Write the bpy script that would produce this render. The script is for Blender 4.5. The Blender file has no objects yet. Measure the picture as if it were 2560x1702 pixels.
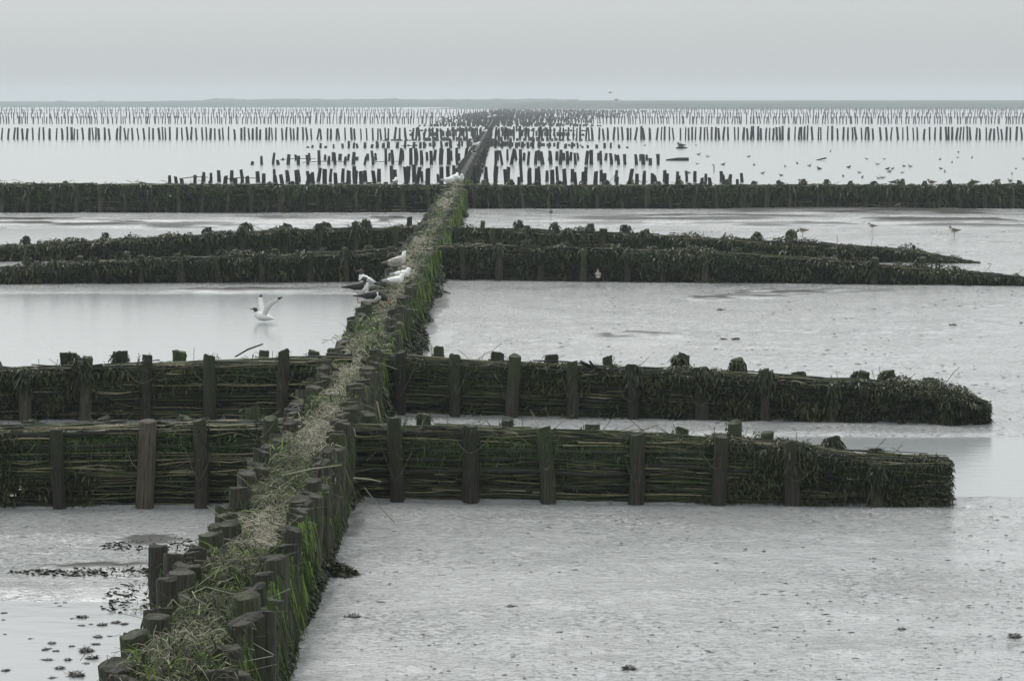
import bpy, math, random
import numpy as np
from mathutils import Vector, Matrix

# ------------------------------------------------------------------ camera, sky, sun, exposure
scene = bpy.context.scene
RNG = np.random.default_rng(7)
random.seed(7)
H = 3.7                      # eye height above the mud, m
FPX = 7000.0                 # focal length in photograph pixels (2560 wide)
PITCH = math.atan((851 - 253) / FPX)
cam_data = bpy.data.cameras.new('camera')
cam_data.sensor_width = 36.0
cam_data.lens = FPX / 2560 * 36.0
cam_data.clip_start = 0.5
cam_data.clip_end = 6000
cam = bpy.data.objects.new('camera', cam_data)
scene.collection.objects.link(cam)
cam.location = (0, 0, H)
cam.rotation_euler = (math.radians(90) - PITCH, 0, 0)
scene.camera = cam

SUN_EL, SUN_AZ = 48.0, -18.0          # degrees; azimuth from straight ahead, to the left
world = bpy.data.worlds.new('World')
scene.world = world
world.use_nodes = True
wn, wl = world.node_tree.nodes, world.node_tree.links
wn.clear()
sky = wn.new('ShaderNodeTexSky')
sky.sky_type = 'NISHITA'
sky.sun_disc = False
sky.sun_elevation = math.radians(SUN_EL)
sky.sun_rotation = math.radians(SUN_AZ)
sky.air_density = 1.5
sky.dust_density = 6.0
hs = wn.new('ShaderNodeHueSaturation')
hs.inputs['Saturation'].default_value = 0.16
bg1 = wn.new('ShaderNodeBackground')
bg1.inputs['Strength'].default_value = 0.05
bg2 = wn.new('ShaderNodeBackground')
bg2.inputs['Color'].default_value = (0.464, 0.488, 0.493, 1)    # the overcast deck
# an overcast deck is brighter overhead than at the horizon
wtc = wn.new('ShaderNodeTexCoord'); wsep = wn.new('ShaderNodeSeparateXYZ'); wma = wn.new('ShaderNodeMath')
wma.operation = 'MULTIPLY_ADD'; wma.use_clamp = False
wma.inputs[1].default_value = 1.35; wma.inputs[2].default_value = 1.0
wmx = wn.new('ShaderNodeMath'); wmx.operation = 'MAXIMUM'; wmx.inputs[1].default_value = 0.0
wl.new(wtc.outputs['Generated'], wsep.inputs[0]); wl.new(wsep.outputs['Z'], wmx.inputs[0])
wl.new(wmx.outputs[0], wma.inputs[0]); wl.new(wma.outputs[0], bg2.inputs['Strength'])
add = wn.new('ShaderNodeAddShader')
wout = wn.new('ShaderNodeOutputWorld')
wl.new(sky.outputs[0], hs.inputs['Color'])
wl.new(hs.outputs[0], bg1.inputs['Color'])
wl.new(bg1.outputs[0], add.inputs[0])
wl.new(bg2.outputs[0], add.inputs[1])
wl.new(add.outputs[0], wout.inputs['Surface'])

sun_data = bpy.data.lights.new('sun', 'SUN')
sun_data.energy = 1.2
sun_data.angle = math.radians(25)
sun_data.color = (1.0, 0.96, 0.9)
sun = bpy.data.objects.new('sun', sun_data)
scene.collection.objects.link(sun)
_el, _az = math.radians(SUN_EL), math.radians(SUN_AZ)
_sd = Vector((math.sin(_az) * math.cos(_el), math.cos(_az) * math.cos(_el), math.sin(_el)))
sun.rotation_euler = _sd.to_track_quat('Z', 'Y').to_euler()

scene.view_settings.view_transform = 'Standard'
scene.view_settings.look = 'None'
scene.view_settings.exposure = 0.0
scene.view_settings.gamma = 1.0
scene.view_settings.use_curve_mapping = False
scene.cycles.use_denoising = True
scene.cycles.max_bounces = 6
scene.cycles.diffuse_bounces = 2
scene.cycles.glossy_bounces = 3
scene.cycles.volume_bounces = 1
scene.cycles.sample_clamp_indirect = 4.0

# ------------------------------------------------------------------ helpers
COL = scene.collection


def G(px, py, z=0.0):
    """world point at height z that the photograph shows at pixel (px, py)"""
    a = (px - 1280) / FPX
    b = -(py - 851) / FPX
    d = np.array([a, b * math.sin(PITCH) + math.cos(PITCH), b * math.cos(PITCH) - math.sin(PITCH)])
    t = (z - H) / d[2]
    return np.array([0, 0, H]) + t * d


def _hash(xi, yi, seed):
    h = (xi * 374761393 + yi * 668265263 + seed * 1274126177) & 0xFFFFFFFF
    h = ((h ^ (h >> 13)) * 1274126177) & 0xFFFFFFFF
    return ((h ^ (h >> 16)) & 0xFFFF) / 65535.0


def vnoise(x, y, seed=0):
    x = np.asarray(x, float); y = np.asarray(y, float)
    xi = np.floor(x).astype(np.int64); yi = np.floor(y).astype(np.int64)
    fx = x - xi; fy = y - yi
    fx = fx * fx * (3 - 2 * fx); fy = fy * fy * (3 - 2 * fy)
    a = _hash(xi, yi, seed); b = _hash(xi + 1, yi, seed)
    c = _hash(xi, yi + 1, seed); d = _hash(xi + 1, yi + 1, seed)
    return (a * (1 - fx) + b * fx) * (1 - fy) + (c * (1 - fx) + d * fx) * fy


def fbm(x, y, seed=0, octv=3):
    s = 0; a = 1; n = 0
    for k in range(octv):
        s = s + a * (vnoise(x * 2 ** k, y * 2 ** k, seed + 17 * k) - 0.5); n += a; a *= 0.5
    return s / n


class MB:
    """collects quads and triangles, then becomes ONE mesh"""
    def __init__(self):
        self.v = []; self.q = []; self.t = []; self.tint = []; self.n = 0
        self.qm = []; self.tm = []

    def add(self, v, q=None, t=None, tint=None, mat=0):
        v = np.asarray(v, float).reshape(-1, 3)
        if q is not None and len(q):
            q = np.asarray(q, np.int64).reshape(-1, 4)
            self.q.append(q + self.n); self.qm.append(np.full(len(q), mat) if np.isscalar(mat) else np.asarray(mat))
        if t is not None and len(t):
            t = np.asarray(t, np.int64).reshape(-1, 3)
            self.t.append(t + self.n); self.tm.append(np.full(len(t), mat if np.isscalar(mat) else 0))
        if tint is None: tint = 0.5
        self.tint.append(np.broadcast_to(np.asarray(tint, float), (len(v),)))
        self.v.append(v); self.n += len(v)

    def tubes(self, P, R, S=4, tint=0.5, mat=0, caps=False):
        P = np.asarray(P, float)
        if P.ndim == 2: P = P[None]
        N, K, _ = P.shape
        R = np.broadcast_to(np.asarray(R, float).reshape(-1, 1) if np.ndim(R) == 1 else np.asarray(R, float), (N, K))
        T = np.gradient(P, axis=1) if K > 2 else np.repeat((P[:, 1:] - P[:, :1]), K, axis=1)
        T = T / (np.linalg.norm(T, axis=2, keepdims=True) + 1e-9)
        D = P[:, -1] - P[:, 0]
        ref = np.where((np.abs(D[:, 2]) > 0.8 * (np.linalg.norm(D, axis=1) + 1e-9))[:, None], np.array([1.0, 0, 0]), np.array([0, 0, 1.0]))
        U = np.cross(T, ref[:, None, :]); U /= (np.linalg.norm(U, axis=2, keepdims=True) + 1e-9)
        W = np.cross(T, U)
        ang = np.arange(S) * 2 * math.pi / S + 0.4
        V = P[:, :, None, :] + R[:, :, None, None] * (np.cos(ang)[None, None, :, None] * U[:, :, None, :] + np.sin(ang)[None, None, :, None] * W[:, :, None, :])
        idx = np.arange(N * K * S).reshape(N, K, S)
        nx = np.roll(idx, -1, axis=2)
        Q = np.stack([idx[:, :-1], nx[:, :-1], nx[:, 1:], idx[:, 1:]], axis=-1).reshape(-1, 4)
        t = np.repeat(np.broadcast_to(np.asarray(tint, float), (N,)), K * S)
        if caps and S >= 4:
            ex = []
            for end in (0, K - 1):
                for j in range(1, S - 1):
                    ex.append(np.stack([idx[:, end, 0], idx[:, end, j], idx[:, end, j + 1]], axis=-1))
            self.add(V.reshape(-1, 3), Q, np.concatenate(ex), t, mat)
        else:
            self.add(V.reshape(-1, 3), Q, None, t, mat)

    def strips(self, P, Wd, tint=0.5, mat=0):
        """P (N,K,3) centre lines, Wd (N,K,3) half-width vectors"""
        N, K, _ = P.shape
        V = np.stack([P - Wd, P + Wd], axis=2)
        idx = np.arange(N * K * 2).reshape(N, K, 2)
        Q = np.stack([idx[:, :-1, 0], idx[:, :-1, 1], idx[:, 1:, 1], idx[:, 1:, 0]], axis=-1).reshape(-1, 4)
        t = np.repeat(np.broadcast_to(np.asarray(tint, float), (N,)), K * 2)
        self.add(V.reshape(-1, 3), Q, None, t, mat)

    def mesh(self, name, mats, smooth=True, origin=(0, 0, 0)):
        V = (np.concatenate(self.v) - np.asarray(origin, float)).astype(np.float32)
        Q = np.concatenate(self.q) if self.q else np.zeros((0, 4), np.int64)
        T = np.concatenate(self.t) if self.t else np.zeros((0, 3), np.int64)
        me = bpy.data.meshes.new(name)
        nl = len(Q) * 4 + len(T) * 3
        me.vertices.add(len(V)); me.vertices.foreach_set('co', V.ravel())
        me.loops.add(nl); me.loops.foreach_set('vertex_index', np.concatenate([Q.ravel(), T.ravel()]).astype(np.int32))
        me.polygons.add(len(Q) + len(T))
        st = np.concatenate([np.arange(len(Q)) * 4, len(Q) * 4 + np.arange(len(T)) * 3]).astype(np.int32)
        me.polygons.foreach_set('loop_start', st)
        mi = np.concatenate(([np.concatenate(self.qm)] if self.qm else []) + ([np.concatenate(self.tm)] if self.tm else [])).astype(np.int32)
        me.polygons.foreach_set('material_index', mi)
        if smooth: me.polygons.foreach_set('use_smooth', np.ones(len(Q) + len(T), bool))
        at = me.attributes.new('tint', 'FLOAT', 'POINT')
        at.data.foreach_set('value', np.concatenate(self.tint).astype(np.float32))
        me.update(calc_edges=True)
        me.validate()
        for m in (mats if isinstance(mats, (list, tuple)) else [mats]): me.materials.append(m)
        return me

    def build(self, name, mats, parent=None, origin=(0, 0, 0), smooth=True):
        o = bpy.data.objects.new(name, self.mesh(name, mats, smooth, origin))
        COL.objects.link(o)
        if parent is not None: o.parent = parent
        else: o.location = origin
        return o


def tag(o, label=None, cat=None, group=None, kind=None):
    if label: o['label'] = label
    if cat: o['category'] = cat
    if group: o['group'] = group
    if kind: o['kind'] = kind
    return o


def empty(name, loc):
    o = bpy.data.objects.new(name, None)
    o.empty_display_size = 0.3
    COL.objects.link(o)
    o.location = loc
    return o


ORD = ['first', 'second', 'third', 'fourth', 'fifth', 'sixth', 'seventh', 'eighth', 'ninth', 'tenth', 'eleventh', 'twelfth']

# ------------------------------------------------------------------ materials


def new_mat(name):
    m = bpy.data.materials.new(name)
    m.use_nodes = True
    nt = m.node_tree
    return m, nt.nodes, nt.links, nt.nodes['Principled BSDF']


def ramp(n, stops):
    r = n.new('ShaderNodeValToRGB')
    while len(r.color_ramp.elements) < len(stops): r.color_ramp.elements.new(0.5)
    for e, (p, c) in zip(r.color_ramp.elements, stops):
        e.position = p; e.color = (*c, 1)
    return r


def noise(n, l, vec, scale, detail=4, rough=0.6):
    x = n.new('ShaderNodeTexNoise')
    x.inputs['Scale'].default_value = scale; x.inputs['Detail'].default_value = detail; x.inputs['Roughness'].default_value = rough
    if vec is not None: l.new(vec, x.inputs['Vector'])
    return x


def mapping(n, l, src, sc):
    mp = n.new('ShaderNodeMapping'); mp.inputs['Scale'].default_value = sc
    l.new(src, mp.inputs['Vector'])
    return mp.outputs[0]


def mixc(n, l, fac, a, b):
    m = n.new('ShaderNodeMix'); m.data_type = 'RGBA'
    for s, v in ((m.inputs[0], fac), (m.inputs[6], a), (m.inputs[7], b)):
        if hasattr(v, 'is_linked'): l.new(v, s)
        elif isinstance(v, (int, float)): s.default_value = v
        else: s.default_value = (*v, 1)
    return m.outputs[2]


def mat_post(name, lo, hi, algae, amount, zdep=0.22):
    m, n, l, p = new_mat(name)
    tc = n.new('ShaderNodeTexCoord'); oi = n.new('ShaderNodeObjectInfo')
    ofs = n.new('ShaderNodeVectorMath'); ofs.operation = 'ADD'
    l.new(tc.outputs['Object'], ofs.inputs[0])
    rv = n.new('ShaderNodeMath'); rv.operation = 'MULTIPLY'; rv.inputs[1].default_value = 37.0
    l.new(oi.outputs['Random'], rv.inputs[0]); l.new(rv.outputs[0], ofs.inputs[1])
    v = ofs.outputs[0]
    g = noise(n, l, mapping(n, l, v, (5, 5, 1.3)), 1.6, 5, 0.65)
    r = ramp(n, [(0.36, lo), (0.66, hi)])
    l.new(g.outputs[0], r.inputs[0])
    a = noise(n, l, mapping(n, l, v, (1.6, 1.6, 2.0)), 1.3, 4, 0.6)
    sep = n.new('ShaderNodeSeparateXYZ'); l.new(tc.outputs['Object'], sep.inputs[0])
    ad = n.new('ShaderNodeMath'); ad.operation = 'MULTIPLY_ADD'; ad.inputs[1].default_value = zdep; l.new(sep.outputs['Z'], ad.inputs[0]); l.new(a.outputs[0], ad.inputs[2])
    ad2 = n.new('ShaderNodeMath'); ad2.operation = 'MULTIPLY_ADD'; ad2.inputs[1].default_value = 0.2; l.new(oi.outputs['Random'], ad2.inputs[0]); l.new(ad.outputs[0], ad2.inputs[2])
    ra = ramp(n, [(0.78 - amount, (0, 0, 0)), (1.0 - amount, (1, 1, 1))])
    l.new(ad2.outputs[0], ra.inputs[0])
    tone = n.new('ShaderNodeMath'); tone.operation = 'MULTIPLY_ADD'; tone.inputs[1].default_value = 0.8; tone.inputs[2].default_value = 0.45
    fr2 = n.new('ShaderNodeMath'); fr2.operation = 'FRACT'; l.new(rv.outputs[0], fr2.inputs[0]); l.new(fr2.outputs[0], tone.inputs[0])
    vm = n.new('ShaderNodeVectorMath'); vm.operation = 'SCALE'
    l.new(mixc(n, l, ra.outputs[0], r.outputs[0], algae), vm.inputs[0]); l.new(tone.outputs[0], vm.inputs['Scale'])
    l.new(vm.outputs[0], p.inputs['Base Color'])
    p.inputs['Roughness'].default_value = 0.7
    fine = noise(n, l, mapping(n, l, v, (14, 14, 1.0)), 2.2, 4, 0.7)
    bp = n.new('ShaderNodeBump'); bp.inputs['Strength'].default_value = 1.0; bp.inputs['Distance'].default_value = 0.05
    l.new(fine.outputs[0], bp.inputs['Height']); l.new(bp.outputs[0], p.inputs['Normal'])
    return m


def mat_tint(name, stops, rough=0.7, nscale=9.0, spec=0.5, nstr=0.5, bump=0.0):
    """colour from the per-piece tint value, broken up by noise"""
    m, n, l, p = new_mat(name)
    at = n.new('ShaderNodeAttribute'); at.attribute_name = 'tint'
    tc = n.new('ShaderNodeTexCoord')
    z = noise(n, l, tc.outputs['Object'], nscale, 3, 0.6)
    mm = n.new('ShaderNodeMath'); mm.operation = 'MULTIPLY_ADD'; mm.inputs[1].default_value = nstr; mm.inputs[2].default_value = -nstr / 2
    l.new(z.outputs[0], mm.inputs[0])
    s = n.new('ShaderNodeMath'); s.operation = 'ADD'
    l.new(at.outputs['Fac'], s.inputs[0]); l.new(mm.outputs[0], s.inputs[1])
    r = ramp(n, stops); l.new(s.outputs[0], r.inputs[0])
    l.new(r.outputs[0], p.inputs['Base Color'])
    p.inputs['Roughness'].default_value = rough
    p.inputs['Specular IOR Level'].default_value = spec
    if bump:
        z2 = noise(n, l, tc.outputs['Object'], nscale * 5, 4, 0.7)
        bp = n.new('ShaderNodeBump'); bp.inputs['Strength'].default_value = 0.9; bp.inputs['Distance'].default_value = bump
        l.new(z2.outputs[0], bp.inputs['Height']); l.new(bp.outputs[0], p.inputs['Normal'])
    return m


def mat_plain(name, col, rough=0.6, var=0.25, nscale=30):
    m, n, l, p = new_mat(name)
    tc = n.new('ShaderNodeTexCoord')
    z = noise(n, l, tc.outputs['Object'], nscale, 3, 0.6)
    r = ramp(n, [(0.3, tuple(c * (1 - var) for c in col)), (0.7, tuple(min(1, c * (1 + var)) for c in col))])
    l.new(z.outputs[0], r.inputs[0]); l.new(r.outputs[0], p.inputs['Base Color'])
    p.inputs['Roughness'].default_value = rough
    return m


M = {}
M['post'] = mat_post('weathered post wood', (0.014, 0.012, 0.008), (0.145, 0.130, 0.094), (0.062, 0.090, 0.024), -0.02, 0.40)
M['post_main'] = mat_post('groyne post wood with algae', (0.014, 0.012, 0.008), (0.155, 0.138, 0.098), (0.054, 0.078, 0.018), 0.16, 0.08)
M['post_pale'] = mat_post('pale bare post wood', (0.045, 0.034, 0.020), (0.24, 0.215, 0.15), (0.03, 0.035, 0.018), -0.1, 0.3)
M['post_far'] = mat_post('dark wet post wood', (0.014, 0.013, 0.012), (0.05, 0.046, 0.040), (0.03, 0.04, 0.02), -0.3, 0.0)
M['brush'] = mat_tint('brushwood', [(0.0, (0.005, 0.006, 0.004)), (0.40, (0.016, 0.018, 0.010)), (0.66, (0.034, 0.056, 0.012)), (0.85, (0.085, 0.085, 0.04)), (1.0, (0.22, 0.20, 0.13))], 0.75, 6.0)
M['core'] = mat_tint('packed brushwood', [(0.0, (0.004, 0.004, 0.003)), (1.0, (0.013, 0.012, 0.008))], 0.85, 8.0, bump=0.02)  # near-black, to paint the shade in gaps between the stems
M['weed'] = mat_tint('bladder wrack', [(0.0, (0.006, 0.009, 0.005)), (0.5, (0.022, 0.030, 0.010)), (0.85, (0.056, 0.060, 0.018)), (1.0, (0.105, 0.080, 0.024))], 0.5, 5.0, 0.35)
M['green'] = mat_tint('green weed and grass', [(0.0, (0.012, 0.028, 0.005)), (0.5, (0.055, 0.105, 0.012)), (1.0, (0.18, 0.26, 0.035))], 0.65, 4.0)
M['straw'] = mat_tint('bleached straw and twigs', [(0.0, (0.018, 0.018, 0.010)), (0.35, (0.068, 0.074, 0.034)), (0.7, (0.23, 0.225, 0.155)), (1.0, (0.44, 0.41, 0.33))], 0.75, 8.0)
M['wire'] = mat_plain('pale binding wire', (0.17, 0.16, 0.13), 0.5)
M['stone'] = mat_plain('dark weedy lump', (0.022, 0.020, 0.017), 0.5, 0.4, 18)
M['shore'] = mat_plain('far wooded shore', (0.045, 0.055, 0.045), 0.9, 0.4, 0.02)
M['white'] = mat_plain('white feathers', (0.80, 0.80, 0.78), 0.8, 0.05)
M['offwhite'] = mat_plain('mottled pale feathers', (0.55, 0.52, 0.47), 0.8, 0.35, 40)
M['grey'] = mat_plain('grey feathers', (0.36, 0.37, 0.38), 0.8, 0.08)
M['mottled'] = mat_plain('mottled grey-buff feathers', (0.36, 0.34, 0.30), 0.8, 0.5, 22)
M['black'] = mat_plain('black feathers', (0.016, 0.015, 0.015), 0.6, 0.2)
M['hood'] = mat_plain('dark brown hood feathers', (0.035, 0.028, 0.026), 0.7, 0.2)
M['brown'] = mat_plain('grey-brown feathers', (0.13, 0.11, 0.09), 0.8, 0.3, 40)
M['orange'] = mat_plain('orange bill', (0.34, 0.11, 0.04), 0.5, 0.1)
M['darkbill'] = mat_plain('dark bill and legs', (0.06, 0.035, 0.03), 0.5, 0.1)

# wet mud
m, n, l, p = new_mat('wet mud')
tc = n.new('ShaderNodeTexCoord'); v = tc.outputs['Object']
c1 = noise(n, l, v, 0.5, 6, 0.65)
r = ramp(n, [(0.3, (0.245, 0.253, 0.251)), (0.7, (0.335, 0.345, 0.345))]); l.new(c1.outputs[0], r.inputs[0])
st_ = n.new('ShaderNodeAttribute'); st_.attribute_name = 'tint'
wet0 = noise(n, l, mapping(n, l, v, (0.55, 1, 1)), 0.55, 4, 0.6)
wr2_src = ramp(n, [(0.36, (0.22, 0.22, 0.22)), (0.62, (0.72, 0.72, 0.72))]); l.new(wet0.outputs[0], wr2_src.inputs[0])
l.new(r.outputs[0], p.inputs['Base Color'])
wet = noise(n, l, mapping(n, l, v, (0.55, 1, 1)), 0.55, 4, 0.6)     # smooth wet sheets and drier pitted patches
wr1 = ramp(n, [(0.38, (0.08, 0.08, 0.08)), (0.64, (0.20, 0.20, 0.20))]); l.new(wet.outputs[0], wr1.inputs[0])
l.new(wr1.outputs[0], p.inputs['Roughness'])
gr1 = noise(n, l, mapping(n, l, v, (0.75, 1, 1)), 21.0, 4, 0.7)
gr2 = ramp(n, [(0.545, (0, 0, 0)), (0.64, (1, 1, 1))]); l.new(gr1.outputs[0], gr2.inputs[0])  # flecks: shade of small bumps facing the eye, painted in
gm = n.new('ShaderNodeMath'); gm.operation = 'MULTIPLY'; l.new(gr2.outputs[0], gm.inputs[0]); l.new(wr2_src.outputs[0], gm.inputs[1])
gx_ = n.new('ShaderNodeMath'); gx_.operation = 'MAXIMUM'; l.new(gm.outputs[0], gx_.inputs[0]); l.new(st_.outputs['Fac'], gx_.inputs[1])
db = n.new('ShaderNodeBsdfDiffuse'); db.inputs['Color'].default_value = (0.060, 0.058, 0.053, 1)  # dark matte colour for the painted fleck and streak shade
ms = n.new('ShaderNodeMixShader'); l.new(gx_.outputs[0], ms.inputs[0]); l.new(p.outputs[0], ms.inputs[1]); l.new(db.outputs[0], ms.inputs[2])
l.new(ms.outputs[0], n['Material Output'].inputs['Surface'])
wr2 = ramp(n, [(0.36, (0.18, 0.18, 0.18)), (0.66, (1.0, 1.0, 1.0))]); l.new(wet.outputs[0], wr2.inputs[0])
p.inputs['IOR'].default_value = 1.75
b1 = noise(n, l, mapping(n, l, v, (0.7, 1, 1)), 26.0, 3, 0.6)
fr_ = ramp(n, [(0.52, (0, 0, 0)), (0.70, (1, 1, 1))]); l.new(b1.outputs[0], fr_.inputs[0])
b2 = noise(n, l, mapping(n, l, v, (0.4, 1, 1)), 11.0, 5, 0.7)
bp1 = n.new('ShaderNodeBump'); bp1.inputs['Distance'].default_value = 0.020
inv = n.new('ShaderNodeMath'); inv.operation = 'SUBTRACT'; inv.inputs[0].default_value = 1.0; l.new(st_.outputs['Fac'], inv.inputs[1])
bs1 = n.new('ShaderNodeMath'); bs1.operation = 'MULTIPLY'; l.new(wr2.outputs[0], bs1.inputs[0]); l.new(inv.outputs[0], bs1.inputs[1])
l.new(bs1.outputs[0], bp1.inputs['Strength'])
l.new(fr_.outputs[0], bp1.inputs['Height'])
bp2 = n.new('ShaderNodeBump'); bs2 = n.new('ShaderNodeMath'); bs2.operation = 'MULTIPLY'; bs2.inputs[1].default_value = 0.45; l.new(inv.outputs[0], bs2.inputs[0]); l.new(bs2.outputs[0], bp2.inputs['Strength']); bp2.inputs['Distance'].default_value = 0.02
l.new(b2.outputs[0], bp2.inputs['Height']); l.new(bp1.outputs[0], bp2.inputs['Normal'])
l.new(bp2.outputs[0], p.inputs['Normal'])
M['mud'] = m
# silty shallow water
m, n, l, p = new_mat('silty water')
tc = n.new('ShaderNodeTexCoord'); v = tc.outputs['Object']
p.inputs['Base Color'].default_value = (0.275, 0.29, 0.292, 1)
p.inputs['Roughness'].default_value = 0.17
p.inputs['IOR'].default_value = 1.40
b1 = noise(n, l, mapping(n, l, v, (0.45, 1, 1)), 5.5, 3, 0.5)
bp = n.new('ShaderNodeBump'); bp.inputs['Strength'].default_value = 0.26; bp.inputs['Distance'].default_value = 0.02
l.new(b1.outputs[0], bp.inputs['Height']); l.new(bp.outputs[0], p.inputs['Normal'])
M['water'] = m

# ------------------------------------------------------------------ where the groynes run


def main_x(Y): return -1.79 - 0.0030 * (np.asarray(Y, float) - 20)


Y1R, Y1L = 25.75, 25.4
SIDE = {}

# ------------------------------------------------------------------ ground: mud sheet and water sheet
rows = [9.0]
while rows[-1] < 125: rows.append(rows[-1] * 1.0037)
rows += [135, 150, 180, 240, 340, 500, 800, 1300, 2000, 2600]
Yr = np.array(rows)
NC = 510
u = np.linspace(-1, 1, NC)
X = u[None, :] * (3.4 + 0.235 * Yr)[:, None]
Yg = np.repeat(Yr[:, None], NC, axis=1)


def sm(x, a, b):
    t = np.clip((x - a) / (b - a), 0, 1)
    return t * t * (3 - 2 * t)


def box(x, y, x0, x1, y0, y1, ex, ey):
    return sm(x, x0 - ex, x0 + ex) * (1 - sm(x, x1 - ex, x1 + ex)) * sm(y, y0 - ey, y0 + ey) * (1 - sm(y, y1 - ey, y1 + ey))


def ground(x, y):
    wob = fbm(x * 0.35, y * 0.22, 3, 3) * 2.2
    wobx = fbm(x * 0.5, y * 0.3, 9, 3) * 1.6
    right = sm(x, main_x(y) - 0.1, main_x(y) + 0.1)
    left = 1 - right
    h = np.full_like(x, 0.030)
    # speckled film of water between the second and third fences, right side
    h = h - right * 0.018 * box(x, y + wob, -1.0, 60, 35.5, 55.0, 0.4, 1.5)
    h = h - right * 0.024 * box(x, y + wob, -1.0, 60, 68, 93, 0.5, 2)
    # standing water
    pool = np.zeros_like(x)
    pool = np.maximum(pool, left * box(x, y + wob * 0.4, -60, -2.0, 33.0, 53.6 , 0.3, 0.8))
    pool = np.maximum(pool, left * box(x, y + wob, -60, -3.0, 66, 81, 1.0, 2))
    pool = np.maximum(pool, right * box(x + wobx * 1.4, y + wob * 0.3, 1.5, 60, 26.0, 30.7, 0.7, 0.25))
    pool = np.maximum(pool, right * box(x + wobx, y + wob * 0.3, -1.6, -1.05, 40.5, 44.5, 0.25, 0.7))
    pool = np.maximum(pool, 0.8 * left * box(x + wobx * 0.7, y + wob * 0.5, -60, -2.6, 14.0, 20.6, 0.5, 0.5))
    h = h - pool * 0.09
    # bank against the foot of every fence
    mx = main_x(y)
    h = h + 0.03 * np.exp(-((x - mx) / 0.45) ** 2)
    h = h + right * 0.03 * np.exp(-((y - 31.6 - 0.02 * x) / 0.55) ** 2) * (1 - sm(x, 4.5, 6.0))
    # thin mud ridge, and water troughs at the fence feet
    p = G(1560, 842); h = h + 0.07 * np.exp(-((x - p[0]) / 0.75) ** 2 - ((y - p[1]) / 0.12) ** 2)
    for ax, ay, bx, by, wd in ((-1.5, 25.68, 4.2, 25.32, .10), (-2.0, 25.30, -9, 25.08, .10), (-1.45, 32.78, 5.4, 31.5, .08), (-1.6, 57.9, 11.3, 55.8, .22), (-1.8, 96.6, 24, 96.6, .4), (-2.2, 93.1, -24, 93.1, .4)):
        yy_ = ay + (x - ax) * (by - ay) / (bx - ax)
        on_ = (x > min(ax, bx)) & (x < max(ax, bx))
        h = h - on_ * (0.055 + 0.03 * vnoise(x * 1.7, y * 0, 13)) * np.exp(-((y - yy_ + 0.06 * fbm(x * 1.5, y * 0, 15, 2)) / wd) ** 2) * (0.3 + 0.9 * vnoise(x * .8 + 5, y * 0, 17))
    near = 1 - sm(y, 100, 106)
    rel = fbm(x * 3.2, y * 2.2, 21, 3) * 0.020 + fbm(x * 9, y * 6, 33, 2) * 0.012
    rel = rel * (1 - 0.6 * np.clip(pool, 0, 1))
    streak = right * box(x, y, 0.5, 60, 84, 94, 2, 2.0) + left * box(x, y, -60, -2, 82, 92, 1, 1.5)
    h = h + rel + streak * (fbm(x * 0.22, y * 1.6, 55, 3) * 0.16)
    h = h * near - 0.12 * (1 - near)
    return h


SHADE_STREAKS = ((1860, 741, 1.0, .30, .9), (1780, 747, 0.5, .22, .9), (1960, 732, 1.1, .4, .8), (2110, 727, 1.3, .35, .6), (1560, 840, .8, .22, .9), (1750, 545, 5, .8, .8), (2250, 535, 4, 1.0, .95), (2350, 552, 3.2, .7, .9), (1950, 562, 3, .7, .7), (2150, 527, 6, 1.2, .95), (2450, 565, 3, .6, .7), (1500, 560, 2, .6, .5),
          (250, 561, 2.6, .9, .9), (60, 556, 2.2, 1.1, .95), (480, 566, 1.8, .8, .8), (960, 552, .8, 1.2, .9), (700, 548, 2.2, .8, .6), (620, 727, 1.6, .25, .9), (850, 740, .6, .2, .9), (1010, 850, .15, 2.2, .7), (880, 1330, .12, .8, .5), (1095, 770, .2, 3, .6),  # narrow ones beside the groyne paint its shadow line on the mud
          (330, 1420, .6, .12, .9), (200, 1424, .5, .09, .8), (380, 1360, .35, .25, .7), (2100, 1620, .5, .25, .2), (1500, 1640, .5, .3, .18), (2350, 1480, .5, .35, .2), (1300, 1300, .7, .25, .2))


def shade_streaks(x, y):
    m_ = np.zeros_like(x)
    for px_, py_, rx_, ry_, a_ in SHADE_STREAKS:              # shade of ripple faces and mud edges, painted dark on the mud
        p_ = G(px_, py_)
        ry_ = ry_ * (2.6 if p_[1] > 30 else 1.7)
        g_ = np.exp(-((x - p_[0]) / rx_) ** 2 - ((y - p_[1]) / ry_) ** 2)
        n_ = fbm(x * 1.6 / rx_ + px_, y * 4.0 / ry_, 7, 3) + 0.5
        m_ = np.maximum(m_, a_ * sm(g_ * (-0.2 + 2.2 * n_), 0.38, 0.8))
    return m_


ST = shade_streaks(X, Yg)
Z = ground(X, Yg) + ST * np.clip(Yg / 1400, 0.01, 0.06)      # the painted shade streaks stand a little proud of the film
mb = MB()
idx = np.arange(X.size).reshape(X.shape)
mb.add(np.stack([X, Yg, Z], -1).reshape(-1, 3), np.stack([idx[:-1, :-1], idx[:-1, 1:], idx[1:, 1:], idx[1:, :-1]], -1).reshape(-1, 4), None, ST.ravel())
tag(mb.build('mudflat', M['mud']), kind='structure')
mb = MB()
xs = np.linspace(-1200, 1200, 9); ys = np.array([6, 60, 150, 400, 1000, 1800, 2640.0])
XX, YY = np.meshgrid(xs, ys); idx = np.arange(XX.size).reshape(XX.shape)
mb.add(np.stack([XX, YY, np.zeros_like(XX)], -1).reshape(-1, 3), np.stack([idx[:-1, :-1], idx[:-1, 1:], idx[1:, 1:], idx[1:, :-1]], -1).reshape(-1, 4))
tag(mb.build('water', M['water']), kind='structure')


def gz(x, y): return float(max(ground(np.array([x]), np.array([y]))[0], 0.0))


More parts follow.
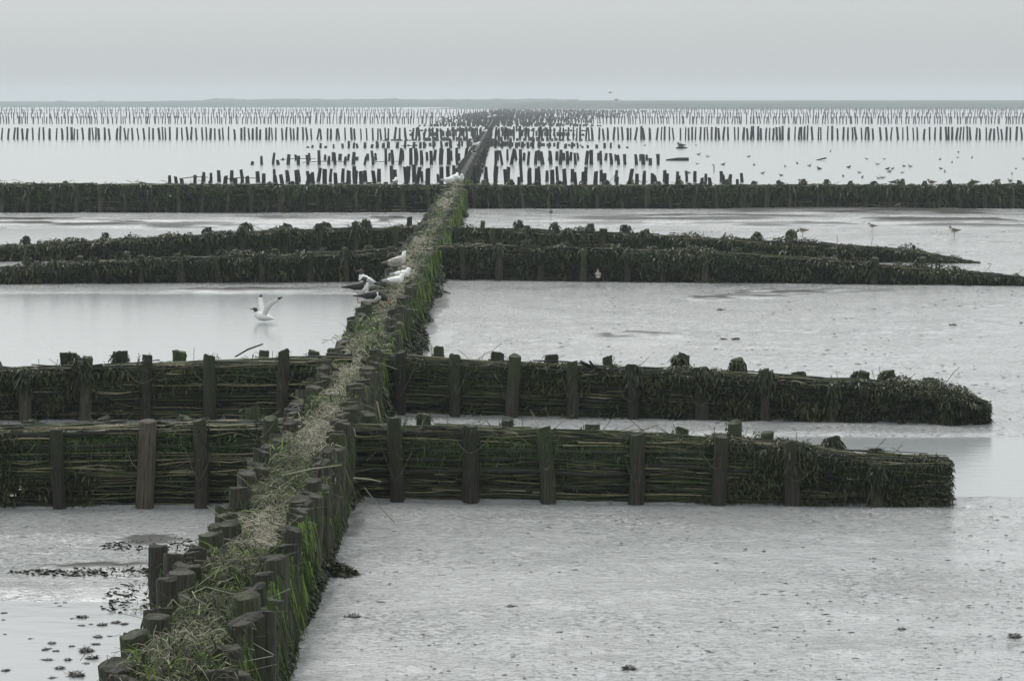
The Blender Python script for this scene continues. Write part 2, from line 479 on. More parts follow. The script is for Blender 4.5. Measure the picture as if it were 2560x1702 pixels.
# ------------------------------------------------------------------ far shore
def shore(name, x0, x1, y, depth, hfun, seed):
    mb = MB()
    xs = np.arange(x0, x1 + 0.1, 2.0)
    hh = hfun(xs)
    prof = [(-0.5, -0.3), (-0.42, 0.55), (-0.1, 1.0), (0.3, 0.9), (0.5, -0.3)]
    V = np.stack([np.stack([xs, np.full_like(xs, y + depth * a), hh * b - (0.2 if b < 0 else 0)], -1) for a, b in prof], 0)
    K, N, _ = V.shape
    idx = np.arange(K * N).reshape(K, N)
    mb.add(V.reshape(-1, 3), np.stack([idx[:-1, :-1], idx[:-1, 1:], idx[1:, 1:], idx[1:, :-1]], -1).reshape(-1, 4))
    return tag(mb.build(name, M['shore'], smooth=False), kind='structure')


shore('far_island', -520, 40, 1700, 60,
      lambda x: 3.55 + 0.45 * sm(x, -230, -190) + 0.9 * sm(x, -190, -180) + 0.9 * fbm(x * 0.11, x * 0 + 1, 4, 3) * sm(x, -200, -170) + 0.35 * fbm(x * 0.3, x * 0 + 4, 8, 2) + 0.35 * (vnoise(x * 0.23, x * 0, 77) > 0.93), 4)
shore('far_shore', -40, 420, 1330, 60, lambda x: 3.95 * sm(x, -45, 20) + 0.12 * sm(x, 100, 240) + 0.12 * fbm(x * 0.05, x * 0, 5, 3), 5)

# ------------------------------------------------------------------ posts: six shared shapes per material


def post_mesh(name, mat, seed, S=12, rings=(0, 0.25, 0.5, 0.75, 0.985, 1.0), ragged=0.006):
    rg = np.random.default_rng(seed)
    mb = MB()
    ang = np.arange(S) * 2 * math.pi / S
    lob = 1 + 0.08 * np.cos(ang * 2 + rg.uniform(0, 6)) + 0.06 * np.cos(ang * 3 + rg.uniform(0, 6)) + rg.normal(0, 0.05, S)
    lean = rg.normal(0, 0.22, 2); kink = rg.normal(0, 0.10, 2)
    V = []
    for k, z in enumerate(rings):
        rr = lob * (1.06 - 0.10 * z + rg.normal(0, 0.03)) * (1 + rg.normal(0, 0.025, S)) * (0.94 if k == len(rings) - 1 else 1)
        zz = np.full(S, z)
        if k == len(rings) - 1: zz = zz + rg.normal(0, ragged * 0.8, S) + ragged * rg.uniform(0.5, 3.5) * np.cos(ang + rg.uniform(0, 6)) - (ragged * 7 if rg.uniform() < .4 else 0) * (np.cos(ang + rg.uniform(0, 6)) > .55)
        cx, cy = lean * z * z + kink * math.sin(z * 5) + rg.normal(0, 0.03, 2) * z
        V.append(np.stack([np.cos(ang) * rr + cx, np.sin(ang) * rr + cy, zz], -1))
    V = np.array(V); K = len(rings)
    idx = np.arange(K * S).reshape(K, S); nx = np.roll(idx, -1, 1)
    Q = np.stack([idx[:-1], nx[:-1], nx[1:], idx[1:]], -1).reshape(-1, 4)
    top = np.concatenate([V.reshape(-1, 3), [[V[-1, :, 0].mean(), V[-1, :, 1].mean(), V[-1, :, 2].mean() + 0.004]]])
    c = K * S
    T = [(idx[-1, j], nx[-1, j], c) for j in range(S)]
    mb.add(top, Q, T)
    return mb.mesh(name, mat, smooth=False)


PM = {k: [post_mesh('post', M[k], 100 + i) for i in range(12)] for k in ('post', 'post_main', 'post_pale')}
PM['post_far'] = [post_mesh('post', M['post_far'], 200 + i, S=8, rings=(0, 0.5, 1.0)) for i in range(6)]


def put_post(x, y, z0, r, L, mat='post', parent=None, origin=(0, 0, 0), tilt=0.03, name='post'):
    o = bpy.data.objects.new(name, PM[mat][random.randrange(len(PM[mat]))])
    COL.objects.link(o)
    o.location = (x - origin[0], y - origin[1], z0 - origin[2])
    o.scale = (r, r, L)
    o.rotation_euler = (random.gauss(0, tilt), random.gauss(0, tilt), random.uniform(0, 6.28))
    if parent is not None: o.parent = parent
    return o


def under(child, post):
    """make child (built in its thing's own space) a sub-part of post"""
    child.parent = post
    child.matrix_parent_inverse = Matrix.LocRotScale(post.location, post.rotation_euler, post.scale).inverted()
    return child


def posts_stuff(mb, XYZ, r, L, tilt=0.03, S=6):
    N = len(XYZ)
    t = RNG.normal(0, tilt, (N, 2)) * L[:, None]
    P0 = XYZ; P1 = XYZ + np.concatenate([t, L[:, None]], 1)
    P = np.stack([P0, P1], 1)
    mb.tubes(P, np.repeat(r[:, None], 2, 1), S, RNG.uniform(0.0, 0.45, N), caps=True)


# ------------------------------------------------------------------ growth helpers
def fronds(mb, pos, out, size, mat=0, tint=(0.1, 0.9), hang=0.6, K=3, wr=0.2, spread=0.7):
    """small bent straps from points pos, pushed along out (N,3) and hanging"""
    N = len(pos)
    if N == 0: return
    d = out * 0.6 + RNG.normal(0, spread, (N, 3)); d /= np.linalg.norm(d, axis=1, keepdims=True) + 1e-9
    L = size * np.clip(np.exp(RNG.normal(-0.1, 0.35, N)), 0.35, 1.9)
    s = np.linspace(0, 1, K)
    P = pos[:, None, :] + d[:, None, :] * (L[:, None] * s)[:, :, None]
    P[:, :, 2] -= hang * 1.0 * L[:, None] * s[None, :] ** 2
    P = P + RNG.normal(0, 0.12, P.shape) * L[:, None, None] * s[None, :, None]
    side = np.cross(d, RNG.normal(0, 1, (N, 3))); side /= np.linalg.norm(side, axis=1, keepdims=True) + 1e-9
    w = (size * wr * RNG.uniform(0.5, 1.35, N))[:, None] * np.array([0.6, 1.0, 0.45] if K == 3 else np.linspace(1, 0.3, K))[None, :]
    mb.strips(P, side[:, None, :] * w[:, :, None], tint[0] + (tint[1] - tint[0]) * RNG.beta(1.4, 2.0, N), mat)


# ------------------------------------------------------------------ side fences
def fence(name, label, A, B, prof, weed, front, back, wires=None, sticks=60, branches=0, windows=(), green=0.0,
          endcap=False, rad=0.07, tops=None, pale=(), twig=25, hump=0.0, cat='brushwood fence', group='brushwood fences', capped=()):
    """A, B: ground ends of the fence's middle line; prof: [(t, height)]; weed: [(t, cover)]; t = 0..1 along it"""
    A = np.array(A, float); B = np.array(B, float)
    Ld = float(np.linalg.norm(B - A)); e = (B - A) / Ld
    nrm = np.array([e[1], -e[0]])
    if nrm[1] > 0: nrm = -nrm                      # towards the camera
    mid = (A + B) / 2
    root = tag(empty(name, (mid[0], mid[1], 0)), label, cat, group)
    org = (mid[0], mid[1], 0)
    pt, ph = zip(*prof); wt, wc = zip(*weed)
    dist = mid[1]
    fine = dist / 26.0                              # 1 near, larger for far fences

    def hgt(t): return np.interp(t, pt, ph) + 0.03 * fbm(np.asarray(t) * Ld * 1.1, np.asarray(t) * 0 + 3.3, int(dist), 3)

    def W(t, nn, z):
        t = np.asarray(t, float); nn = np.asarray(nn, float); z = np.asarray(z, float)
        xy = A[:2] + (t * Ld)[..., None] * e + nn[..., None] * nrm
        return np.concatenate([xy, z[..., None]], -1)

    # packed core, in short cells; a window is a cell left open
    mb = MB()
    nt = max(4, int(Ld / 0.11)); nz = 10
    te = np.linspace(0, 1, nt + 1); he = np.maximum(hgt(te) * 0.93, 0.02)
    for i in range(nt):
        for k in range(nz):
            za, zb = k / nz, (k + 1) / nz
            tm = (te[i] + te[i + 1]) / 2 * Ld; zm = (za + zb) / 2 * (he[i] + he[i + 1]) / 2
            if any(abs(tm - w[0]) < w[2] / 2 and abs(zm - w[1]) < w[3] / 2 + 0.012 for w in windows): continue
            j = RNG.uniform(0.85, 1.1) * 0.105
            z = [he[i] * za, he[i + 1] * za, he[i] * zb, he[i + 1] * zb]
            V = [W(te[i], j, z[0]), W(te[i + 1], j, z[1]), W(te[i + 1], j, z[3]), W(te[i], j, z[2]),
                 W(te[i], -j, z[0]), W(te[i + 1], -j, z[1]), W(te[i + 1], -j, z[3]), W(te[i], -j, z[2])]
            Q = [(0, 1, 2, 3), (5, 4, 7, 6), (3, 2, 6, 7), (4, 5, 1, 0), (4, 0, 3, 7), (1, 5, 6, 2)]
            mb.add(V, Q, None, RNG.uniform(0.1, 0.9))
    tag(mb.build('packed_core', M['core'], root, org, smooth=False), kind='stuff')

    # brushwood stems
    def stems(N, rmin, rmax, lmin, lmax, K=5):
        c = RNG.uniform(0, 1, N); LL = RNG.uniform(lmin, lmax, N) / Ld
        t0 = np.clip(c - LL / 2, -0.01, 1); t1 = np.clip(c + LL / 2, 0, 1.012)
        s = np.linspace(0, 1, K)
        T = t0[:, None] + (t1 - t0)[:, None] * s
        f = RNG.uniform(0.02, 1.03, N)
        face = RNG.uniform(0, 1, N)
        nn = np.where(face < 0.72, RNG.uniform(0.085, 0.18, N), RNG.uniform(-0.14, 0.12, N))
        f = np.where(face < 0.72, f, RNG.uniform(0.9, 1.04, N))
        Hh = np.maximum(hgt(np.clip(T, 0, 1)), 0.03)
        z = f[:, None] * Hh + RNG.normal(0, 0.012, (N, K)) + RNG.normal(0, 0.03, N)[:, None] * (s - 0.5)
        ok = np.ones(N, bool)
        for w in windows:
            hit = (np.abs(T * Ld - w[0]) < w[2] / 2 + 0.02) & (np.abs(z - w[1]) < w[3] / 2 + 0.004)
            mids = (T.min(1) * Ld < w[0]) & (T.max(1) * Ld > w[0]) & (np.abs(z.mean(1) - w[1]) < w[3] / 2 + 0.012)
            ok &= ~(hit.any(1) | mids)
        nnK = nn[:, None] + RNG.normal(0, 0.012, (N, K))
        P = W(T, nnK, np.maximum(z, 0.012))
        R = RNG.uniform(rmin, rmax, N)[:, None] * np.linspace(1, 0.7, K)[None, :]
        return P[ok], R[ok]

    if sticks:
        mb = MB()
        N = int(sticks * Ld)
        P, R = stems(N, 0.004 * max(1, fine * 0.7), 0.011 * max(1, fine * 0.7), 0.5, 2.2)
        tt = np.clip(RNG.beta(1.1, 2.0, len(P)) + green * RNG.uniform(0, 0.6, len(P)), 0, 1)
        mb.tubes(P, R, 4, tt)
        N = int(twig * Ld)                          # loose twigs sticking up along the top
        if N:
            t = RNG.uniform(0, 1, N); a = RNG.uniform(-1, 1, N)
            L = RNG.uniform(0.08, 0.4, N) * min(2, max(1, fine * 0.6)); s = np.linspace(0, 1, 4)
            rise = RNG.normal(0.02, 0.09, N)
            T = t[:, None] + (a * L)[:, None] * s / Ld
            z = hgt(np.clip(t, 0, 1))[:, None] * RNG.uniform(0.86, 1.02, N)[:, None] + rise[:, None] * s + RNG.normal(0, 0.012, (N, 4))
            nn = RNG.uniform(-0.15, 0.17, N)[:, None] + (RNG.normal(0, 0.08, N))[:, None] * s
            mb.tubes(W(T, nn, z), np.full((N, 4), 0.0035 * max(1, fine * 0.75)), 3, RNG.uniform(0.45, 1, N))
        N = int(twig * 2.2 * Ld)                    # tangled slanting twigs on the face
        t = RNG.uniform(0, 1, N); a = RNG.normal(0, 0.38, N) + np.where(RNG.uniform(0, 1, N) < .5, 0, math.pi)
        L = RNG.uniform(0.12, 0.6, N) * min(2, max(1, fine * 0.6)); s = np.linspace(0, 1, 4)
        f = 1 - RNG.beta(1.0, 1.8, N) * 0.97
        T = t[:, None] + (np.cos(a) * L)[:, None] * s / Ld
        z = np.maximum((hgt(t) * f)[:, None] + (np.sin(a) * L)[:, None] * (s - .3) + RNG.normal(0, .008, (N, 4)) - 0.05 * (s ** 2) * L[:, None], 0.02)
        nn = RNG.uniform(0.13, 0.175, N)[:, None] + RNG.normal(0, .006, (N, 4))
        ok = np.ones(N, bool)
        for w in windows: ok &= ~((np.abs(T * Ld - w[0]) < w[2]) & (np.abs(z - w[1]) < w[3])).any(1)
        top_ok = (z <= hgt(np.clip(T, 0, 1)) + .05).all(1) & (T.min(1) > 0) & (T.max(1) < 1.0)
        ok &= top_ok
        mb.tubes(W(T, nn, z)[ok], (RNG.uniform(.0025, .006, N) * max(1, fine * .7))[ok][:, None] * np.linspace(1, .6, 4)[None], 3, (np.clip(RNG.beta(2.2, 2, N) + .15 * f, 0, 1))[ok])
        tag(mb.build('brushwood', M['brush'], root, org), kind='stuff')
    P, R = stems(branches, 0.018, 0.036, 1.0, 2.8, 6) if branches else ([], [])
    for k in range(len(P)):
        mb = MB(); mb.tubes(P[k], R[k][None], 6, random.uniform(0.15, 0.6), caps=True)
        mb.build('branch', M['brush'], root, org)

    # posts
    made = {}
    back = [(t_, ex_ + (0.06 if fine < 1.6 else 0.08)) for t_, ex_ in back]
    for row, sgn in ((front, 1), (back, -1)):
        for k, item in enumerate(row):
            t, extra = item
            h = float(hgt(t)) + extra
            x, y, _ = W(t, sgn * (0.16 + rad), 0.0)
            mt = 'post_pale' if (sgn > 0 and k in pale) else 'post'
            made[(sgn, k)] = po = put_post(x, y, -0.15, rad * random.uniform(0.86, 1.14), h + 0.15, mt, root, org, 0.035)
            if fine < 1.6 and mt == 'post':          # tufts of moss and weed that roughen the post's outline
                N = random.randrange(90, 260)
                a = RNG.uniform(0, 6.28, N); f = 1 - RNG.beta(1.0, 2.0, N) * .9
                pos = np.stack([x + np.cos(a) * rad * .98, y + np.sin(a) * rad * .98, f * h], -1)
                mb = MB(); fronds(mb, pos, np.stack([np.cos(a), np.sin(a), -.3 + 0 * a], -1), .026, hang=.8, tint=(0, .55))
                under(tag(mb.build('moss', M['green'] if random.random() < .6 else M['weed'], root, org), kind='stuff'), po)
    # binding wire looped round the front posts
    if wires:
        wr_ = 0.0020 * max(1, fine * 0.75)
        for k in wires:
            t = front[k][0]; h = float(hgt(t))
            s = np.linspace(-1, 1, 11)
            wd = random.uniform(0.10, 0.26); low = random.uniform(0.3, 0.75)
            z = h * (low + (1.02 - low) * np.abs(s) ** random.uniform(1.2, 2.2))
            nn = 0.17 + 2.1 * rad * np.clip(1 - np.abs(s) * 1.6, 0, 1) ** 0.5 + 0.012
            mb = MB(); mb.tubes(W(t + (s * wd + random.uniform(-.04, .04)) / Ld, nn, z), np.full((1, 11), wr_), 4)
            under(mb.build('binding_wire', M['wire'], root, org), made[(1, k)])
    # seaweed
    sz = 0.033 * max(1, 0.95 * fine)
    area = 0
    mb = MB()
    base = int(Ld * np.mean(ph) * 10500 / max(1, (0.95 * fine)) ** 2)
    t = RNG.uniform(0, 1, base)
    f = np.where(RNG.uniform(0, 1, base) < 0.68, RNG.uniform(0.03, 1.0, base), 1.0)
    cov = np.interp(t, wt, wc)
    clump = fbm(t * Ld * 2.6, f * 3.0, 40 + int(dist), 3) + 0.5
    keep = RNG.uniform(0, 1, base) < np.clip((cov - 0.62) * 1.1 + (clump - 0.5) * 2.0 + 0.62 * np.minimum(1, cov * 1.8) - 0.12, 0, 1)
    t, f, cov, clump = t[keep], f[keep], cov[keep], clump[keep]
    top = f >= 1.0
    nn = np.where(top, RNG.uniform(-0.2, 0.2, len(t)), 0.13 + 0.07 * cov + 0.08 * clump * cov)
    z = np.where(top, 1.0, f) * np.maximum(hgt(t), 0.04) + np.where(top, (0.01 + hump * RNG.uniform(0, 1, len(t)) * np.maximum(clump - 0.45, 0)) * cov, 0)
    out = np.stack([np.full(len(t), nrm[0]), np.full(len(t), nrm[1]), np.where(top, 0.9, -0.3)], -1)
    out[top, :2] *= 0.2
    hi_ = clump > 0.56
    for sel, tn, sc in ((hi_, (0.25, 1.0), 1.15), (~hi_, (0.0, 0.6), 0.9)):
        fronds(mb, W(t[sel], nn[sel], z[sel]), out[sel], sz * sc, hang=0.8, tint=tn)
    if endcap:                                       # weed hanging over the blunt end
        N = int(2000 / max(1, fine * 0.8) ** 2)
        f = RNG.uniform(0, 1.02, N); nn = RNG.uniform(-0.2, 0.22, N)
        h1 = float(hgt(1.0))
        pos = W(np.full(N, 1.0) + RNG.uniform(-0.05, 0.10, N) / Ld, nn, f * h1)
        fronds(mb, pos, np.tile(np.array([e[0], e[1], -0.2]), (N, 1)), sz, hang=0.6)
    # weed wigs on posts
    allp = [(t_, 1, ex) for t_, ex in front] + [(t_, -1, ex) for t_, ex in back]
    for ci, (t_, sgn, ex) in enumerate(allp):
        c = np.interp(t_, wt, wc)
        if c < 0.6 and ci not in capped: continue
        mbw = MB()
        N = int(330 / max(1, fine * 0.8) ** 2)
        a = RNG.uniform(0, 6.28, N); f = RNG.uniform(0.0, 1.0, N) ** 0.6
        top_z = float(hgt(t_)) + ex
        cxy = W(t_, sgn * (0.16 + rad), 0.0)
        rr = rad * np.where(f > 0.9, RNG.uniform(0, 1.1, N), 1.1)
        pos = np.stack([cxy[0] + np.cos(a) * rr, cxy[1] + np.sin(a) * rr, top_z - (1 - f) * 0.30], -1)
        fronds(mbw, pos, np.stack([np.cos(a), np.sin(a), 0.05 - 0.8 * (1 - f)], -1), sz * 1.3, hang=1.2)
        under(tag(mbw.build('seaweed_tuft', M['weed'], root, org), kind='stuff'), made[(sgn, ci if sgn > 0 else ci - len(front))])
    if mb.n: tag(mb.build('seaweed', M['weed'], root, org), kind='stuff')
    # green weed
    if green > 0:
        mb = MB()
        N = int(Ld * 1700 * green / max(1, fine * .6))
        t = RNG.uniform(0, 1, N); k = fbm(t * Ld * 1.3, t * 0, 81 + int(dist), 3) + 0.5
        keep = RNG.uniform(0, 1, N) < np.clip(k * 2 - 0.5, 0.05, 1); t = t[keep]; N = len(t)
        f = 1 - np.abs(RNG.normal(0, 0.22, N))
        f = np.where(f < 0.05, RNG.uniform(.3, 1, N), f)
        nn = np.where(f > 0.93, RNG.uniform(-0.16, 0.17, N), 0.16)
        fronds(mb, W(t, nn, f * hgt(t)), np.tile(np.array([nrm[0], nrm[1], 0.1]), (N, 1)), 0.06 * max(1, fine * .7), hang=0.7, wr=0.07, spread=1.0, tint=(0, .65))
        tag(mb.build('green_weed', M['green'], root, org), kind='stuff')
    return root


def gx(px, A, B):
    """t along A-B (ground) at which the photograph's column px meets it"""
    a = (px - 1280) / FPX
    # solve (A + t (B-A)).x = a * y
    A = np.array(A); B = np.array(B); d = B - A
    return float((a * A[1] - A[0]) / (d[0] - a * d[1]))


def even(A, B, step, x0=0.0, jit=0.1, lo=0.05, hi=0.16):
    L = float(np.linalg.norm(np.array(B) - np.array(A)))
    n = int(L / step)
    return [(min(0.995, max(0.003, (x0 + step * (k + 0.5) + random.uniform(-jit, jit)) / L)), random.uniform(lo, hi)) for k in range(n)]


# nearest pair
A, B = (-1.50, 26.0), (3.95, 25.62)
fr = [(gx(x, A, (B[0], B[1])), ex) for x, ex in ((1000, .14), (1183, .07), (1372, .07), (1590, .05), (1800, .07), (1985, .07), (2195, -.02))]
bk = [(gx(x, A, B), ex) for x, ex in ((905, .05), (1055, .06), (1262, .02), (1470, -.01), (1700, .0), (1837, .10), (1910, .03), (2090, .06), (2200, .0))]
fence('brushwood_fence', 'nearest brushwood fence right of the long groyne, ending in a square weedy end', A, B,
      [(0, .66), (.3, .645), (.55, .60), (.75, .53), (.86, .44), (1, .41)], [(0, .12), (.45, .24), (.7, .5), (.82, .95), (.9, .7), (1, .5)],
      fr, bk, wires=(0, 1, 2, 3, 4, 5), sticks=150, branches=26, green=0.9, endcap=True, hump=0.25, twig=40, group=None, capped=(14,))
A, B = (-2.0, 25.62), (-8.2, 25.4)
fr = [(gx(x, A, B), ex) for x, ex in ((660, .10), (502, .08), (358, .08), (150, .02), (-60, .04), (-260, .05), (-480, .05))]
bk = [(gx(x, A, B), ex) for x, ex in ((612, .07), (430, .0), (250, .0), (60, .0), (-150, .02))]
fence('brushwood_fence', 'nearest brushwood fence left of the long groyne, green weed along its top', A, B,
      [(0, .74), (.35, .71), (1, .69)], [(0, .14), (.2, .22), (.45, .5), (1, .5)], fr, bk, wires=(0, 1, 2), sticks=150, branches=24,
      windows=((2.55, .12, .11, .022), (2.49, .155, .07, .018), (2.66, .10, .07, .02)), green=1.1, pale=(2,), twig=45, group=None)
# second pair
A, B = (-1.45, 33.1), (5.36, 31.85)
fr = [(gx(x, A, B), ex) for x, ex in ((1010, .10), (1148, .10), (1288, .13), (1437, .08), (1592, .09), (1763, .10), (1922, .12), (2090, .0), (2375, -.04))]
bk = [(gx(x, A, B), ex) for x, ex in ((1083, .08), (1233, .05), (1365, .05), (1517, .06), (1695, .13), (1840, .11), (1995, .0), (2150, .05), (2220, .08), (2330, .04))]
fence('brushwood_fence', 'second brushwood fence right of the long groyne, thick weed towards its tapering end', A, B,
      [(0, .66), (.3, .60), (.55, .535), (.8, .47), (.93, .42), (.975, .34), (1, .26)], [(0, .26), (.3, .46), (.55, .78), (.75, 1), (1, 1)],
      fr, bk, wires=(0, 1, 2, 3, 4, 5, 6), sticks=120, branches=22, green=0.6, endcap=True, hump=0.3, twig=25, group=None)
A, B = (-1.95, 32.5), (-10.5, 32.2)
fr = [(gx(x, A, B), ex) for x, ex in ((708, .14), (527, .12), (362, .14), (207, .14), (60, .03), (-110, .05), (-270, .05), (-430, .05))]
bk = [(gx(x, A, B), ex) for x, ex in ((776, .03), (642, .06), (443, .07), (290, .10), (167, .10), (-30, .03), (-200, .03))]
fence('brushwood_fence', 'second brushwood fence left of the long groyne, bare stacked poles near the junction', A, B,
      [(0, .70), (.2, .66), (.4, .60), (.55, .57), (1, .50)], [(0, .14), (.2, .3), (.35, .6), (.6, .75), (1, .8)], fr, bk,
      wires=(0, 1, 2, 3), sticks=110, branches=34, windows=((5.47, .30, .17, .03), (5.05, .275, .13, .022), (.42, .50, .12, .02)), green=0.8, twig=30, group=None, capped=(11, 12))
# third pair, weed-covered
A, B = (-1.62, 58.3), (11.3, 56.2)
fence('brushwood_fence', 'front one of two weed-covered fences in the middle distance, right of the groyne', A, B,
      [(0, .70), (.25, .66), (.5, .57), (.65, .44), (.76, .31), (.88, .20), (1, .08)], [(0, .5), (.15, .75), (.35, .95), (.5, 1), (1, 1)],
      [(t, ex) for t, ex in even(A, B, 0.85, 0.2, 0.1, -.02, .08) if t < .5] + [(.695, .16)], [(t, ex) for t, ex in even(A, B, 0.9, 0.5, 0.1, 0, .08) if t < .6] + [(.765, .16)],
      wires=(0, 1, 2), sticks=45, green=0.4, endcap=True, hump=0.35, twig=12, group=None)
A, B = (-1.65, 67.0), (10.5, 63.6)
fence('brushwood_fence', 'back one of two weed-covered fences in the middle distance, right of the groyne', A, B,
      [(0, .66), (.2, .64), (.4, .56), (.6, .46), (.8, .36), (.9, .28), (.97, .10), (1, .04)], [(0, .5), (.2, .75), (.35, .95), (.5, 1), (1, 1)],
      [(t, ex) for t, ex in even(A, B, 0.9, 0.0, 0.1, .04, .16) if t < .4], [(t, ex) for t, ex in even(A, B, 0.9, 0.4, 0.1, .08, .2) if t < .42] + [(.60, .12), (.665, .2)],
      sticks=45, green=0.4, endcap=True, hump=0.4, twig=12, group=None)
A, B = (-2.0, 57.4), (-12.5, 56.3)
fence('brushwood_fence', 'front one of two weed-covered fences in the middle distance, left of the groyne', A, B,
      [(0, .66), (.2, .58), (.4, .52), (.6, .46), (.75, .36), (.85, .28), (1, .16)], [(0, .6), (.2, .85), (.4, 1), (1, 1)],
      even(A, B, 0.85, 0.1, 0.1, .02, .12), even(A, B, 1.0, 0.4, 0.1, .02, .12), sticks=45, green=0.4, hump=0.4, twig=12, group=None)
A, B = (-2.0, 66.2), (-14, 64.2)
fence('brushwood_fence', 'back one of two weed-covered fences in the middle distance, left of the groyne', A, B,
      [(0, .72), (.15, .70), (.35, .64), (.55, .50), (.75, .38), (.9, .34), (1, .30)], [(0, .5), (.15, .7), (.3, .95), (.45, 1), (1, 1)],
      [(t, ex) for t, ex in even(A, B, 0.9, 0.3, 0.1, .06, .2) if t < .5], [(t, ex) for t, ex in even(A, B, 0.95, 0.0, 0.1, .06, .18) if t < .45] + [(.62, .1), (.77, .12)],
      sticks=45, green=0.4, hump=0.35, twig=12, group=None)
# long tall pair across the whole picture
A, B = (-1.78, 97.0), (24, 97.0)
fence('brushwood_fence', 'long tall brushwood fence crossing the flat, part right of the groyne', A, B,
      [(0, .77), (1, .80)], [(0, .6), (1, .65)], even(A, B, 0.84, 0.1, 0.08, .0, .06), even(A, B, 0.84, 0.5, 0.08, .06, .14),
      wires=range(0, 28), sticks=26, green=0.6, twig=14, cat='brushwood fence', group=None)
A, B = (-2.2, 93.5), (-24, 93.5)
fence('brushwood_fence', 'long tall brushwood fence crossing the flat, part left of the groyne', A, B,
      [(0, .88), (.3, .90), (1, .97)], [(0, .6), (1, .65)], even(A, B, 0.84, 0.1, 0.08, -.04, .03), even(A, B, 0.84, 0.5, 0.08, -.1, .04),
      wires=range(0, 23), sticks=26, green=0.6, twig=20,
      windows=((5.2, .62, .25, .05), (8.1, .66, .26, .05), (9.2, .58, .18, .04), (13.4, .35, .25, .05)), group=None)

# ------------------------------------------------------------------ the long groyne
gr = tag(empty('long_groyne', (float(main_x(40)), 40, 0)), 'long weedy groyne of twin post rows running out to the horizon', 'groyne')
org = (float(main_x(40)), 40, 0)
HALF = 0.26
Y = 11.0
near_posts = []
far_posts = []
for sgn in (-1, 1):
    Y = 11.0 + (0.12 if sgn > 0 else 0)
    while Y < 620:
        st = 0.215 if Y < 30 else 0.31 if Y < 70 else (0.5 if Y < 140 else 0.9)
        Y += st * random.uniform(0.72, 1.28)
        zt = 0.755 + random.gauss(0, 0.04) + (0.06 if random.random() < 0.12 else 0) - (0.1 if random.random() < 0.12 else 0)
        if 45 < Y < 110: zt -= 0.06
        x = float(main_x(Y)) + sgn * (HALF + random.gauss(0, 0.018))
        (near_posts if (Y < 47) else far_posts).append((x, Y, zt))
for px, py in ((398, 1372), (432, 1392)):          # two posts standing out to the left
    q = G(px, py, 0.80); near_posts.append((float(q[0]), float(q[1]), 0.82))
for x, y, zt in near_posts:
    put_post(x, y, -0.15, 0.078 * random.uniform(0.82, 1.2), zt + 0.15, 'post_main', gr, org, 0.03)
mb = MB()
fp = np.array(far_posts)
posts_stuff(mb, np.stack([fp[:, 0], fp[:, 1], np.full(len(fp), -0.1)], -1), np.full(len(fp), 0.07), fp[:, 2] + 0.1, 0.02, 7)
tag(mb.build('far_post_rows', M['brush'], gr, org), kind='stuff')
# core
mb = MB()
ye = np.concatenate([np.arange(10, 60, 0.2), np.arange(60, 140, 0.6), np.arange(140, 640, 4.0)])
ht = 0.60 + 0.16 * fbm(ye * 1.1, ye * 0, 5, 3)
xc = main_x(ye)
sec = [(-0.20, -0.05), (-0.20, 0.9), (-0.10, 1.0), (0.08, 1.02), (0.20, 0.9), (0.23, 0.5), (0.28, -0.05)]
V = np.stack([np.stack([xc + a + 0.03 * fbm(ye * 3, ye * 0 + k, 9, 2), ye, ht * b + 0.03 * fbm(ye * 4, ye * 0 + k * 7, 19, 2)], -1) for k, (a, b) in enumerate(sec)], 1)
idx = np.arange(V.shape[0] * V.shape[1]).reshape(V.shape[:2])
mb.add(V.reshape(-1, 3), np.stack([idx[:-1, :-1], idx[1:, :-1], idx[1:, 1:], idx[:-1, 1:]], -1).reshape(-1, 4), None, RNG.uniform(0, 1, V.shape[0] * V.shape[1]))
tag(mb.build('packed_core', M['core'], gr, org), kind='stuff')


def along(N, y0, y1, pw=1.6):
    """distances with more pieces near the camera"""
    uu = RNG.uniform(0, 1, N)
    a, b = y0 ** (1 - pw), y1 ** (1 - pw)
    return (a + (b - a) * uu) ** (1 / (1 - pw))


# straw, twigs and grass on the top of the filling
mb = MB()
N = 20000
y = along(N, 12, 105, 1.5)
fine = np.maximum(1, y / 22)
k = fbm(y * 0.7, y * 0, 61, 3) + 0.5
x = main_x(y) + np.clip(RNG.normal(-0.01, 0.09, N), -0.2, 0.24)
spill = (fbm(y * 0.9, x * 0, 47, 3) > 0.02) & (RNG.uniform(0, 1, N) < 0.22)
x = np.where(spill, main_x(y) + RNG.normal(0, 0.15, N), x)
a = RNG.normal(0, 0.9, N)
L = RNG.uniform(0.04, 0.17, N) * fine ** 0.4
s = np.linspace(0, 1, 4)
P = np.stack([x, y, 0.615 + 0.16 * fbm(y * 1.1, y * 0, 5, 3) + 0.05 * fbm(x * 6, y * 4, 6, 2) + RNG.uniform(0, 0.06, N) + np.where(spill, 0.08, 0)], -1)[:, None, :] + np.stack([np.cos(a), np.sin(a), RNG.normal(0.08, 0.4, N)], -1)[:, None, :] * (L[:, None] * (s - 0.5)[None, :])[:, :, None]
P[:, :, 2] += (RNG.uniform(0.0, 0.06, N)[:, None] * np.sin(s * math.pi)[None, :])
P += RNG.normal(0, 0.10, P.shape) * L[:, None, None]
k = fbm(x * 3.0, y * 1.1, 63, 3) + 0.5
mb.tubes(P, (RNG.uniform(0.0016, 0.0042, N) * fine ** 0.8)[:, None] * np.linspace(1, 0.7, 4)[None, :], 3, np.clip(RNG.beta(1.5, 1.3, N) * 0.95 + 1.3 * (k - 0.5), 0, 1))
